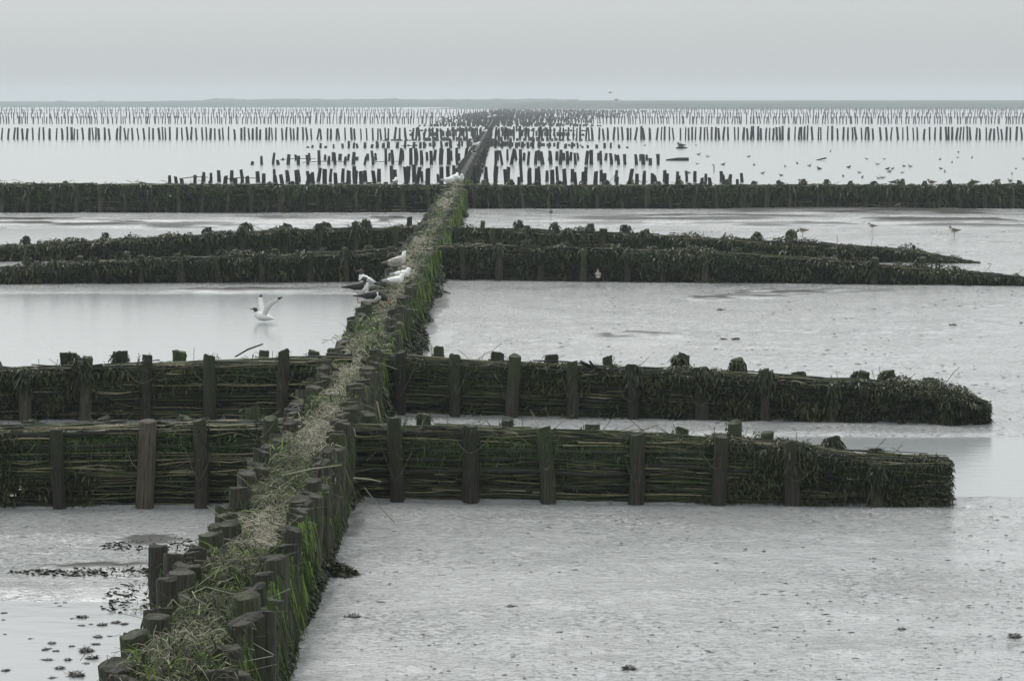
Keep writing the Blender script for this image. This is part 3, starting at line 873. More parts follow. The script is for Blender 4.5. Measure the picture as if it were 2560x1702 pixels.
# longer bent sticks, some leaning over the right-hand row
N = 260
y = along(N, 13, 110, 1.5); fine = np.maximum(1, y / 22)
x = main_x(y) + RNG.uniform(-0.25, 0.32, N); a = RNG.uniform(-1.2, 1.2, N); L = RNG.uniform(0.15, 0.5, N)
P = np.stack([x, y, 0.65 + RNG.uniform(0, 0.1, N)], -1)[:, None, :] + np.stack([np.cos(a), np.sin(a), RNG.normal(0.0, 0.25, N)], -1)[:, None, :] * (L[:, None] * (s - 0.5)[None, :])[:, :, None]
P += RNG.normal(0, 0.015, P.shape)
mb.tubes(P, (RNG.uniform(0.002, 0.0045, N) * fine ** 0.7)[:, None] * np.linspace(1, 0.6, 4)[None, :], 4, RNG.uniform(0.3, 1, N))
tag(mb.build('straw_and_twigs', M['straw'], gr, org), kind='stuff')
# grass and green weed, on the top and down the right-hand face
mb = MB()
N = 52000
y = along(N, 12, 110, 1.5); fine = np.maximum(1, y / 22)
face = RNG.uniform(0, 1, N) < 0.5
x = main_x(y) + np.where(face, 0.25 + RNG.uniform(-0.05, 0.085, N) + np.clip((y - 28) / 40, 0, 1) * RNG.uniform(0, 0.16, N), RNG.uniform(-0.26, 0.26, N))
z = np.where(face, RNG.uniform(0.10, 0.76, N), 0.585 + np.where((fbm(y * 0.9 + 7, y * 0, 49, 3) > 0.03) & (RNG.uniform(0, 1, N) < .18), 0.10, 0) + 0.16 * fbm(y * 1.1, y * 0, 5, 3) + RNG.uniform(0, 0.07, N))
k = np.where(face, fbm(y * 1.1, y * 0, 71, 3) + 0.5, 1.0 - (fbm(x * 3.0, y * 1.1, 63, 3) + 0.5))
keep = RNG.uniform(0, 1, N) < np.clip(k * 2.8 - np.where(face, 0.6, 0.88), 0.05, 1)
x, y, z, face, fine = x[keep], y[keep], z[keep], face[keep], fine[keep]
N = len(x)
L = RNG.uniform(0.07, 0.22, N) * fine ** 0.35
d = np.stack([np.where(face, RNG.normal(0.15, 0.15, N), RNG.normal(0, 0.5, N)), RNG.normal(0, 0.35, N), np.where(face, -1.0, RNG.uniform(0.1, 1.0, N))], -1)
s = np.linspace(0, 1, 3)
P = np.stack([x, y, z], -1)[:, None, :] + d[:, None, :] * (L[:, None] * s)[:, :, None]
P[:, :, 2] -= (0.35 * L)[:, None] * s ** 2
P[:, :, 2] = np.maximum(P[:, :, 2], 0.03)
sd = np.stack([RNG.normal(0, 1, N), RNG.normal(0, 0.4, N), RNG.normal(0, 0.2, N)], -1); sd /= np.linalg.norm(sd, axis=1, keepdims=True)
w = (RNG.uniform(0.002, 0.0065, N) * fine ** 0.75)[:, None] * np.array([1, 0.9, 0.3])
mb.strips(P, sd[:, None, :] * w[:, :, None], np.clip(RNG.beta(1.6, 1.7, N), 0, 1))
npz = np.array(near_posts); rp = np.repeat(np.arange(len(npz)), 85); N = len(rp)      # moss on the posts
a = RNG.uniform(0, 6.28, N); f = 1 - RNG.beta(1, 1.6, N) * .9
pos = np.stack([npz[rp, 0] + np.cos(a) * .076, npz[rp, 1] + np.sin(a) * .076, f * npz[rp, 2]], -1)
on = fbm(npz[rp, 1] * .8, a * .5 + npz[rp, 0] * 9, 23, 2) > -0.06
fronds(mb, pos[on], np.stack([np.cos(a), np.sin(a), -.4 + 0 * a], -1)[on], .024, hang=.8, tint=(0, .6))
tag(mb.build('grass', M['green'], gr, org), kind='stuff')
# wrack hanging on the lower right face and the left face
mb = MB()
N = 90000
y = along(N, 12, 240, 1.45); fine = np.maximum(1, y / 24)
k = fbm(y * 0.9, y * 0, 91, 3) + 0.5
zf = RNG.uniform(0, 1, N) ** 1.5 * np.clip(0.35 + (y - 22) / 30, 0.35, 1)
side = np.where(RNG.uniform(0, 1, N) < 0.8, 1, -1)
bulge = np.clip(0.45 + (y - 20) / 30, 0.45, 1) * np.where(side > 0, 0.10 + 0.42 * np.maximum(k - 0.42, 0) + 0.06 * (1 - zf), 0.08)
keep = RNG.uniform(0, 1, N) < np.clip(k * 1.9 - 0.35 + (y > 45) * 0.3, 0.12, 1)
x = main_x(y) + side * (HALF + bulge * (1 - 0.75 * zf) * RNG.uniform(0.5, 1.1, N))
z = 0.02 + 0.66 * zf * RNG.uniform(0.6, 1, N)
pos = np.stack([x, y, z], -1)[keep]; sd_ = side[keep]; fi = fine[keep]
out = np.stack([sd_ * 0.8, np.full(len(sd_), -0.5), np.full(len(sd_), -0.2)], -1)
for lo, hi in ((0, 1.3), (1.3, 2.2), (2.2, 4), (4, 99)):
    mk = (fi >= lo) & (fi < hi)
    if mk.any(): fronds(mb, pos[mk], out[mk], 0.036 * max(1, (lo + min(hi, 6)) / 2 * 0.95), hang=0.6)
# heaps of wrack washed out on the mud beside it
for px, py, rx, ry, hh, nn_ in ((848, 1447, .16, .22, .10, 900), (752, 1540, .06, .12, .06, 200), (700, 1640, .07, .2, .1, 320), (1010, 850, .10, .5, .08, 300), (660, 1700, .1, .2, .1, 300), (1075, 700, .2, .5, .1, 300)):
    c = G(px, py)
    t = RNG.uniform(0, 6.28, nn_); q = np.sqrt(RNG.uniform(0, 1, nn_))
    pos = np.stack([c[0] - 0.05 + np.cos(t) * q * rx * np.where(np.cos(t) > 0, 1.3, 0.9), c[1] + np.sin(t) * q * ry, 0.03 + hh * (1 - q)], -1)
    fronds(mb, pos, np.stack([np.cos(t) * q, np.sin(t) * q, np.full(nn_, 0.4)], -1), 0.05 * max(1, c[1] / 30), hang=0.6)
tag(mb.build('seaweed', M['weed'], gr, org), kind='stuff')
# single sticks that can be told apart
for pts, r_ in ((((908, 1232, .45), (940, 1262, .3), (985, 1290, .12)), .005), (((880, 1200, .6), (925, 1196, .58), (950, 1200, .56)), .008),
                (((700, 1205, .78), (780, 1168, .82), (850, 1150, .84)), .007), (((960, 690, .6), (985, 700, .55), (1020, 745, .35)), .006),
                (((920, 985, .55), (940, 1010, .45), (950, 1060, .2)), .02)):
    P = np.array([G(*q) for q in pts]); P[:, 1] = P[:, 1].mean() + (P[:, 1] - P[:, 1].mean()) * 0.2
    P[:, 0] = [(q[0] - 1280) / FPX * P[k, 1] for k, q in enumerate(pts)]
    mb = MB(); mb.tubes(P, np.array([[r_, r_ * .9, r_ * .6]]), 5, 0.7, caps=True)
    mb.build('stick', M['straw'], gr, org)

# ------------------------------------------------------------------ broken post rows beyond the long fence
CTR = 0.75


def post_row(Yd, xl, xr, step, h_end, h_mid, row, seed, r=0.085):
    rg = random.Random(seed)
    for side, xend in (('left', xl), ('right', xr)):
        xc_ = float(main_x(Yd))
        span = abs(xend - xc_)
        xs_ = []
        q = 0.55
        while q < span:
            xs_.append(q); q += step * rg.uniform(0.6, 1.45)
        n_ = len(xs_)
        for k, q in enumerate(xs_):
            f = q / span
            hh = min(h_mid, h_mid + (h_end - h_mid) * f + rg.gauss(0, 0.07))
            if rg.random() < 0.12: hh *= rg.uniform(.35, .8)
            o = put_post(xc_ + (q if side == 'right' else -q), Yd + rg.gauss(0, 0.25), -0.15, r * rg.uniform(0.8, 1.2), max(0.12, hh) + 0.15, 'post_far', None, (0, 0, 0), 0.06, 'row_post')
            e_ = n_ - k                               # 1 = outermost
            if e_ <= 8:
                lab = 'dark post, ' + ORD[e_ - 1] + ' from the ' + side + ' end of the ' + row + ' past the fence'
                g_ = 'old post rows beyond the long fence'
            else:
                lab = 'dark post in the inner ' + side + ' half of the ' + row + ' past the fence'
                g_ = 'inner ' + side + ' posts of the ' + row
            tag(o, lab, 'post', g_)


post_row(116, -14.6, 9.6, 0.42, .50, 1.02, 'first post row', 1)
post_row(129, -14.8, 10.9, 0.52, .42, .80, 'second post row', 2)
post_row(164, -15.2, 8.6, 0.50, .55, .98, 'third post row', 3, .095)
post_row(176, -14.5, 9.2, 0.66, .30, .70, 'fourth post row', 4, .095)
post_row(222, -16.2, 9.4, 0.52, .26, .66, 'fifth post row', 5, .11)

# tall stakes, one row right across
rg = random.Random(3)
xx = -51.0; stakes = []
while xx < 50.6:
    xx += 0.44 * rg.uniform(0.55, 1.5)
    if abs(xx - float(main_x(270))) < 0.5: continue
    o = put_post(xx, 270 + rg.gauss(0, 0.3) - 0.02 * xx, -0.15, 0.10 * rg.uniform(0.75, 1.2), 1.12 + rg.gauss(0, 0.06) + 0.15 + (0.08 if xx > 0 else 0), 'post_far', None, (0, 0, 0), 0.07, 'tall_stake')
    sd_ = 'left' if xx < main_x(270) else 'right'
    stakes.append(o)
    tag(o, 'tall dark stake in the nearest full-width stake row, ' + sd_ + ' of the groyne', 'stake', 'tall stakes ' + sd_ + ' of the groyne')
for side, seq in (('left', stakes), ('right', stakes[::-1])):     # the ones by the picture's edges can be counted off
    seen = [o for o in seq if abs(o.location.x) < 1280 / FPX * o.location.y - 0.1][:12]
    for k, o in enumerate(seen):
        tag(o, 'tall dark stake, ' + ORD[k] + ' from the ' + side + ' picture edge in the nearest full-width row', 'stake', 'tall stakes ' + side + ' of the groyne')
# everything farther: too many and too small to tell apart
mb = MB()
for Yd, hw, st, hh, r_ in ((462, 90, .5, 1.3, .10), (610, 118, .62, 1.3, .11), (820, 158, .8, 1.45, .13), (1050, 205, 1.0, 1.5, .15)):
    xs_ = np.arange(-hw, hw, st); xs_ = xs_ + RNG.uniform(-0.4, 0.4, len(xs_)) * st
    if Yd > 1000: xs_ = xs_[(xs_ < -40) | (xs_ > 60)]
    posts_stuff(mb, np.stack([xs_, np.full(len(xs_), Yd) + RNG.normal(0, 0.6, len(xs_)), np.full(len(xs_), -0.1)], -1), r_ * RNG.uniform(0.75, 1.2, len(xs_)), hh + RNG.normal(0, 0.08, len(xs_)), 0.06, 5)
for Yd, xl, xr, hm in ((231, -9, 6, .55), (262, -13, 8, .5), (300, -12, 8, .9), (345, -13, 9, .6), (411, -14, 13, .9), (436, -13, 12, .7), (485, -13, 14, 1.0), (530, -14, 16, .8), (575, -14, 18, 1.0), (640, -14, 26, 1.1), (700, -14, 30, 1.1), (760, -13, 34, 1.1), (880, -12, 45, 1.2), (960, -10, 60, 1.2)):
    n_ = int((xr - xl) / (0.20 + Yd * 0.00012)); xs_ = np.sort(RNG.uniform(xl, xr, n_))
    f = np.abs(xs_ - main_x(Yd)) / np.where(xs_ < main_x(Yd), abs(xl - main_x(Yd)), abs(xr - main_x(Yd)))
    posts_stuff(mb, np.stack([xs_, np.full(n_, Yd) + RNG.normal(0, 0.6, n_), np.full(n_, -0.1)], -1), (0.10 + Yd * 0.00006) * RNG.uniform(0.8, 1.25, n_), np.maximum(0.15, hm * (1 - 0.72 * f ** 1.1) + RNG.normal(0, 0.08, n_)), 0.05, 5)
tag(mb.build('far_stakes', M['brush']), 'far rows of dark stakes fading into the haze', 'stakes', kind='stuff')

# ------------------------------------------------------------------ birds


def ring_loft(mb, st, mats, S=10, tail_flat=True):
    """st: [(x, y, z, ry, rz)]; mats(k, j) -> slot"""
    K = len(st)
    ang = np.arange(S) * 2 * math.pi / S
    P = np.array([(s_[0], s_[1], s_[2]) for s_ in st])
    T = np.gradient(P, axis=0); T /= np.linalg.norm(T, axis=1, keepdims=True) + 1e-9
    V = []
    for k in range(K):
        side = np.array([-T[k, 1], T[k, 0], 0.0]); nn_ = np.linalg.norm(side)
        side = side / nn_ if nn_ > 0.2 else np.array([0, 1.0, 0])
        up = np.cross(T[k], side)
        if up[2] < 0: up = -up
        V.append(P[k] + np.cos(ang)[:, None] * st[k][3] * side + np.sin(ang)[:, None] * st[k][4] * up)
    V = np.array(V)
    idx = np.arange(K * S).reshape(K, S); nx = np.roll(idx, -1, 1)
    Q = np.stack([idx[:-1], nx[:-1], nx[1:], idx[1:]], -1)
    mt = np.array([[mats(k, (j + 0.5) / S) for j in range(S)] for k in range(K - 1)])
    mb.add(V.reshape(-1, 3), Q.reshape(-1, 4), None, 0.5, mt.ravel())
    for k in (0, K - 1):
        mb.add(V[k], None, [(0, j, j + 1) for j in range(1, S - 1)], 0.5, int(mt[min(k, K - 2)][0]))


# slots: 0 body, 1 back, 2 head, 3 wing tip, 4 bill, 5 leg
PAL = {'hooded': ('white', 'grey', 'hood', 'black', 'darkbill', 'darkbill'), 'white': ('white', 'white', 'white', 'grey', 'offwhite', 'offwhite'),
       'young': ('offwhite', 'mottled', 'white', 'brown', 'darkbill', 'offwhite'), 'pied': ('white', 'black', 'black', 'black', 'orange', 'orange'),
       'wader': ('offwhite', 'brown', 'brown', 'brown', 'darkbill', 'darkbill'), 'dark': ('brown', 'black', 'black', 'black', 'darkbill', 'darkbill'),
       'grey': ('offwhite', 'grey', 'white', 'black', 'darkbill', 'darkbill')}


def bird_mesh(pal, pose, seed=0):
    """unit bird facing +X, feet or waterline at z = 0, about 1 long"""
    mb = MB()
    leg = {'stand': 0.26, 'wade': 0.34, 'sit': 0.0, 'swim': -0.04, 'peck': 0.26, 'tuck': 0.24, 'land': 0.05}[pose]
    z = leg + 0.14
    body = [(-.50, 0, z + .00, .035, .012), (-.36, 0, z + .00, .065, .03), (-.22, 0, z, .11, .09), (-.06, 0, z, .145, .14), (.10, 0, z + .02, .145, .155), (.21, 0, z + .06, .115, .13)]
    nb = len(body)
    if pose == 'peck':
        hd = [(.30, 0, z + .02, .085, .10), (.38, 0, z - .02, .08, .085), (.45, 0, z - .08, .06, .065), (.49, 0, z - .13, .022, .025), (.58, 0, z - .30, .006, .008)]
    elif pose == 'tuck':
        hd = [(.24, 0, z + .15, .085, .09), (.23, 0, z + .23, .085, .085), (.17, 0, z + .25, .05, .055), (.12, 0, z + .22, .02, .024), (.0, .04, z + .17, .008, .01)]
    elif pose == 'sit':
        hd = [(.26, 0, z + .13, .10, .10), (.29, 0, z + .19, .085, .085), (.35, 0, z + .18, .05, .055), (.39, 0, z + .16, .02, .024), (.47, 0, z + .14, .006, .008)]
    else:
        b_ = .66 if pose == 'wade' else .50
        hd = [(.26, 0, z + .15, .075, .08), (.28, 0, z + .23, .07, .072), (.35, 0, z + .235, .045, .05), (.385, 0, z + .22, .018, .022), (b_, 0, z + .19, .005, .007)]

    def mats(k, a):
        if k >= nb + 2: return 2 if pose == 'tuck' else 4
        if k >= nb: return 2
        if pal == 'pied' and k == nb - 1: return 2 if 0.02 < a < 0.52 or a > .95 else 0
        if pal == 'hooded' and k == nb - 1: return 0
        if pal == 'young' and k < 1: return 3
        return 1 if (pal in ('pied', 'dark', 'wader') and 0.05 < a < 0.45) else 0
    ring_loft(mb, body + hd, mats)
    wings = pose == 'land'
    for s_ in (-1, 1):
        if not wings:                                 # folded wing
            w = [(.17, s_ * .10, z + .07, .03, .05), (.08, s_ * .135, z + .05, .035, .09), (-.12, s_ * .125, z + .04, .03, .085), (-.32, s_ * .07, z + .035, .02, .045), (-.56, s_ * .03, z + .03, .012, .012)]
            ring_loft(mb, w, lambda k, a: 3 if k >= 3 else 1, 8)
        if pose in ('stand', 'peck', 'tuck', 'wade'):
            mb.tubes(np.array([[-.01, s_ * .05, leg + .05], [-.03, s_ * .05, leg * .5], [0, s_ * .05, 0.0]]), np.full((1, 3), .012), 5, mat=5)
            mb.tubes(np.array([[-.02, s_ * .05, .006], [.07, s_ * .055, .006]]), np.full((1, 2), .012), 4, mat=5)
    if wings:                                         # wings raised high, inner then outer wing
        for s_, pts, d in ((-1, [(.03, -.09, z + .08), (.06, -.17, z + .28), (.13, -.25, z + .46), (.17, -.30, z + .64), (.17, -.30, z + .74)], (.95, .05, -.2)),
                           (1, [(-.03, .09, z + .08), (-.08, .18, z + .30), (-.20, .30, z + .52), (-.42, .44, z + .72), (-.56, .50, z + .82)], (.70, .30, .55))):
            P = np.array(pts); ch = np.array([.12, .12, .105, .07, .012]) * (1.0 if s_ < 0 else .8)
            d = np.array(d); d /= np.linalg.norm(d)
            T = np.gradient(P, axis=0); T /= np.linalg.norm(T, axis=1, keepdims=True)
            nr = np.cross(T, d); nr /= np.linalg.norm(nr, axis=1, keepdims=True)
            V = []
            for c_, th in ((1, 0), (.5, 1), (-.2, .8), (-1.1, 0), (-.2, -.8), (.5, -1)):
                V.append(P + d[None] * (ch * c_)[:, None] + nr * (th * .016) * (ch / .13)[:, None])
            V = np.array(V).transpose(1, 0, 2)
            idx = np.arange(V.shape[0] * 6).reshape(-1, 6); nx = np.roll(idx, -1, 1)
            Q = np.stack([idx[:-1], nx[:-1], nx[1:], idx[1:]], -1)
            mt = np.array([[3 if k == 3 else (1 if j > 2 else 0) for j in range(6)] for k in range(4)])
            mb.add(V.reshape(-1, 3), Q.reshape(-1, 4), None, .5, mt.ravel())
    return mb.mesh('bird', [M[c_] for c_ in PAL[pal]])


def flyer_mesh(pal):
    mb = MB()
    st = [(-.5, 0, 0, .05, .012), (-.3, 0, 0, .06, .04), (-.1, 0, 0, .10, .09), (.1, 0, 0, .10, .10), (.25, 0, .01, .07, .07), (.36, 0, .01, .05, .05), (.42, 0, 0, .015, .018), (.5, 0, -.01, .005, .006)]
    ring_loft(mb, st, lambda k, a: 4 if k >= 5 else 0)
    for s_ in (-1, 1):
        P = np.array([(.08, s_ * .06, .04), (.12, s_ * .35, .20), (.10, s_ * .65, .22), (-.05, s_ * 1.0, .12), (-.14, s_ * 1.2, .05)])
        ch = np.array([.14, .14, .12, .07, .01])
        V = np.array([P + np.array([[c_, 0, 0]]) * ch[:, None] + np.array([[0, 0, th * .02]]) for c_, th in ((1, 0), (.3, 1), (-1, 0), (.3, -1))]).transpose(1, 0, 2)
        idx = np.arange(20).reshape(5, 4); nx = np.roll(idx, -1, 1)
        mb.add(V.reshape(-1, 3), np.stack([idx[:-1], nx[:-1], nx[1:], idx[1:]], -1).reshape(-1, 4), None, .5, np.repeat([1, 1, 1, 3], 4))
    return mb.mesh('bird', [M[c_] for c_ in PAL[pal]])


BM = {}


def bird(name, label, cat, loc, size, rotz, pal, pose, group=None, pitch=0.0):
    key = (pal, pose)
    if key not in BM: BM[key] = flyer_mesh(pal) if pose == 'fly' else bird_mesh(pal, pose)
    o = bpy.data.objects.new(name, BM[key])
    COL.objects.link(o)
    o.location = loc; o.scale = (size, size * 1.1, size * (1.0 if pose in ('land', 'fly') else 1.22)); o.rotation_euler = (0, pitch, math.radians(rotz))
    return tag(o, label, cat, group)


def on_groyne(px, py, z=0.72): return tuple(G(px, py, z))


# on the long groyne (rotz 0 faces right, 180 left)
bird('gull', 'large mottled young gull resting on the long groyne, head turned right', 'gull', on_groyne(997, 690, .62), .51, 8, 'young', 'stand', pitch=-0.12)
bird('gull', 'white gull hunched behind the nearer one on the groyne, below the young gull', 'gull', on_groyne(1005, 697, .72), .40, 12, 'white', 'sit')
bird('gull', 'pale gull crouching in the straw of the groyne with its tail to the left', 'gull', on_groyne(988, 714, .72), .42, 15, 'white', 'sit')
bird('black_headed_gull', 'dark-headed white gull standing on a groyne post, facing left', 'gull', on_groyne(907, 736, .80), .42, 165, 'hooded', 'stand', pitch=-0.3)
bird('oystercatcher', 'black and white oystercatcher on a post just below the dark-headed gull', 'oystercatcher', on_groyne(896, 757, .80), .46, 8, 'pied', 'tuck')
bird('oystercatcher', 'oystercatcher bending its orange bill down into the groyne grass', 'oystercatcher', on_groyne(930, 784, .58), .50, -8, 'pied', 'peck')
bird('gull', 'leftmost of three white gulls huddled on the groyne by the long fence', 'gull', on_groyne(1123, 458, .78), .62, 20, 'white', 'sit')
bird('gull', 'middle of three white gulls huddled on the groyne by the long fence', 'gull', on_groyne(1137, 452, .80), .62, 60, 'white', 'sit')
bird('gull', 'rightmost of three white gulls huddled on the groyne by the long fence', 'gull', on_groyne(1153, 453, .80), .55, -80, 'white', 'sit')
bird('gull', 'small white gull far out on the groyne above the black and white bird', 'gull', on_groyne(1191, 365, .75), .60, 0, 'white', 'sit')
bird('oystercatcher', 'small black and white bird far out on the groyne below a white gull', 'bird', on_groyne(1185, 384, .75), .5, 180, 'pied', 'sit')
bird('gull', 'tiny white gull on the far end of the groyne', 'gull', on_groyne(1213, 331, .75), .6, 30, 'white', 'sit')
bird('gull', 'left one of two white specks of gulls where the groyne fades out', 'gull', on_groyne(1222, 295, .9), .9, 0, 'white', 'sit')
bird('gull', 'right one of two white specks of gulls where the groyne fades out', 'gull', on_groyne(1236, 292, .9), .9, 0, 'white', 'sit')
c = G(655, 806); bird('black_headed_gull', 'dark-headed gull with both wings raised, alighting on the still water', 'gull', (c[0], c[1], 0.0), .49, 185, 'hooded', 'land', pitch=-0.15)
c = G(988, 457, 0.75); bird('gull', 'pale gull perched among the posts left of the three huddled gulls', 'gull', (float((988 - 1280) / FPX * 93.5), 93.5, 0.93), .5, 80, 'grey', 'sit')
# flying over the horizon
for px, py, dd, rz, lab in ((1525, 233, 210, 190, 'upper of two distant gulls flying low over the horizon'), (1541, 251, 200, 200, 'lower of two distant gulls flying low over the horizon')):
    a_ = (px - 1280) / FPX
    bird('flying_gull', lab, 'gull', (a_ * dd, dd, H - (py - 253) / FPX * dd), .42, rz, 'grey', 'fly')
# waders on the flat
WD = [(1377, 545, 90, 'dark', 'wade', .34, 'round dark wader standing alone on the mud before the long fence'),
      (2006, 592, 160, 'wader', 'peck', .34, 'grey-brown wader stooping behind the weed-covered fence, leftmost of three'),
      (2180, 578, 180, 'wader', 'stand', .28, 'small wader standing between two other waders on the right flat'),
      (2385, 593, 180, 'wader', 'stand', .36, 'long-legged wader with upright body, rightmost on the flat'),
      (1495, 717, 90, 'wader', 'wade', .34, 'pale wader seen from behind at the foot of a weedy fence'),
      (1748, 518, 170, 'grey', 'stand', .42, 'pale gull standing at the foot of the long fence, left one'),
      (2153, 516, 170, 'grey', 'stand', .50, 'pale gull standing at the foot of the long fence, right one'),
      (2243, 531, 20, 'dark', 'wade', .34, 'small dark wader on the streaky mud near the right edge')]
for px, py, rz, pal, pose, sz, lab in WD:
    c = G(px, py); bird('wader' if pal != 'grey' else 'gull', lab, 'bird', (c[0], c[1], gz(c[0], c[1])), sz, rz, pal, pose)
# birds perched on the long fence
for px, rz, lab in ((2005, 180, 'bird perched on the long fence, leftmost of the perched ones'), (2235, 10, 'bird leaning forward on the long fence'), (2256, 100, 'upright bird beside the leaning one on the long fence'),
                    (2327, 180, 'hunched bird on the long fence, right of the upright pair'), (2436, 170, 'bird with raised tail on the long fence, second from the right'), (2490, 10, 'rightmost bird perched on the long fence')):
    bird('perched_bird', lab, 'bird', (float((px - 1280) / FPX * 97.2), 97.2, .84), .36, rz, 'wader', 'sit')
# birds floating beyond the long fence
SW = [(2076, 378), (2166, 397), (2210, 397), (2396, 380), (2350, 398), (2394, 393), (2430, 394), (2558, 397), (2193, 410), (2380, 405), (2260, 415), (2275, 416), (1885, 412), (1963, 416), (1993, 408), (2024, 414), (2048, 422),
      (2122, 418), (2219, 422), (2224, 429), (2232, 421), (2256, 431), (2352, 421), (2362, 429), (2540, 421), (2530, 434), (1907, 433), (1953, 438), (2108, 440), (2148, 431), (2156, 443), (2196, 445), (2206, 444), (2525, 452),
      (1747, 386), (1769, 391), (1872, 391), (1743, 409), (1808, 411), (1719, 432), (1740, 362), (1612, 363)]
rg = random.Random(11)
for k, (px, py) in enumerate(SW):
    c = G(px, py + 2)
    far = 'farther' if py < 412 else 'nearer'
    sd_ = 'centre' if px < 1900 else ('middle' if px < 2200 else 'right edge')
    where = {'centre': 'by the ragged post ends', 'middle': 'about the drifting stick', 'right edge': 'towards the right edge'}[sd_]
    bird('floating_bird', 'small dark bird floating on the ' + far + ' water past the fence, ' + where, 'bird', (c[0], c[1], 0), rg.uniform(.24, .36), rg.choice((0, 180, 20, 160, 60, 250, 200)), rg.choice(('dark', 'wader', 'grey')), 'swim',
         far + ' floating birds ' + where)
c = G(1702, 372); bird('cormorant', 'larger dark bird on a drifting log beyond the long fence', 'bird', (c[0], c[1], .12), .8, 200, 'dark', 'sit')

# ------------------------------------------------------------------ drift wood and lumps


def drift(name, label, cat, pts, rads, mat='brush', tint=0.3):
    P = np.array(pts, float); c = P.mean(0); c[2] = 0
    mb = MB(); mb.tubes(P, np.array([rads]), 6, tint, caps=True)
    return tag(mb.build(name, M[mat], None, tuple(c)), label, cat)


def gp(px, py, z=0.0): return tuple(G(px, py, 0) + np.array([0, 0, z]))


drift('drifting_stick', 'straight dark stick floating among the birds, tipped up at its right end', 'stick', [gp(2040, 401, .0), gp(2054, 401, .08), gp(2066, 401, .14)], [.03, .05, .05])
drift('drifting_log', 'dark log floating at the ragged right end of the post rows', 'log', [gp(1665, 402, .03), gp(1695, 402, .08), gp(1722, 402, .10)], [.06, .12, .10])
drift('log', 'dark log under the larger bird beyond the long fence', 'log', [gp(1690, 372, .02), gp(1704, 372, .08), gp(1717, 371, .03)], [.08, .14, .06])
drift('bent_stake', 'thin stake with a bent-over top standing in the water right of the post rows', 'stake', [gp(1785, 429, -.1), gp(1785, 429, .22), gp(1784, 429, .36), gp(1780, 429, .37)], [.025, .025, .025, .02])
for k, (x0, x1, yy, zz) in enumerate(((700, 790, 409, .22), (755, 870, 409, .06), (930, 1010, 409, .06), (455, 520, 455, .16), (560, 640, 455, .12))):
    a_, b_ = gp(x0, yy, zz), gp(x1, yy, zz + .05)
    drift('fallen_rail', ['thin rail nailed along the outer left posts of the third post row', 'lower rail along the left posts of the third post row', 'rail lying near the groyne along the third post row',
                          'leftmost thin rail between the posts behind the long fence', 'second thin rail between the posts behind the long fence'][k], 'rail', [a_, tuple((np.array(a_) + np.array(b_)) / 2 + np.array([0, 0, .05])), b_], [.018, .022, .016])
# branches lying on the second fences
def up(px, py, Yd): return ((px - 1280) / FPX * Yd, Yd, H - (py - 253) / FPX * Yd)
drift('dead_branch', 'forked dead branch lying on top of the second right fence', 'branch', [up(1452, 905, 32.4), up(1480, 918, 32.5), up(1510, 926, 32.6), up(1540, 940, 32.7)], [.022, .02, .018, .012], tint=.1)
drift('dead_branch', 'short dark fork of branch sticking up from the second right fence', 'branch', [up(1475, 903, 32.4), up(1484, 915, 32.45), up(1500, 925, 32.5)], [.012, .016, .014], tint=.1)
drift('dead_branch', 'long thin branch leaning across the top of the second left fence', 'branch', [up(585, 892, 32.2), up(618, 873, 32.3), up(655, 860, 32.4)], [.009, .011, .008], tint=.4)
drift('dead_branch', 'thin twig sticking up near the end of the nearest right fence', 'twig', [up(2013, 1109, 25.6), up(2020, 1128, 25.6), up(2030, 1142, 25.6)], [.004, .006, .007], tint=.3)
drift('iron_pin', 'small upright pin on top of the nearest right fence by its end', 'pin', [up(2254, 1138, 25.6), up(2256, 1150, 25.6), up(2258, 1165, 25.6)], [.012, .008, .007], tint=.3)


def lump_mesh(seed):
    rg_ = np.random.default_rng(seed)
    mb = MB(); S = 9; st = [(0, .9), (.35, 1.0), (.7, .7), (1.0, .2)]
    ang = np.arange(S) * 2 * math.pi / S
    V = np.array([np.stack([np.cos(ang) * r_ * rg_.uniform(.7, 1.25, S), np.sin(ang) * r_ * rg_.uniform(.7, 1.25, S), np.full(S, z_) + rg_.normal(0, .07, S)], -1) for z_, r_ in st])
    idx = np.arange(4 * S).reshape(4, S); nx = np.roll(idx, -1, 1)
    mb.add(V.reshape(-1, 3), np.stack([idx[:-1], nx[:-1], nx[1:], idx[1:]], -1).reshape(-1, 4), [(27, 27 + j, 28 + j) for j in range(1, S - 1)])
    base = mb
    N = 110
    t = RNG.uniform(0, 6.28, N); q = np.sqrt(RNG.uniform(0, 1, N))
    fronds(base, np.stack([np.cos(t) * q, np.sin(t) * q, .75 * (1 - q * q) + .1], -1), np.stack([np.cos(t), np.sin(t), np.full(N, .3)], -1), .9, hang=.5, wr=.12)
    return base.mesh('weed_lump', M['stone'], smooth=False)


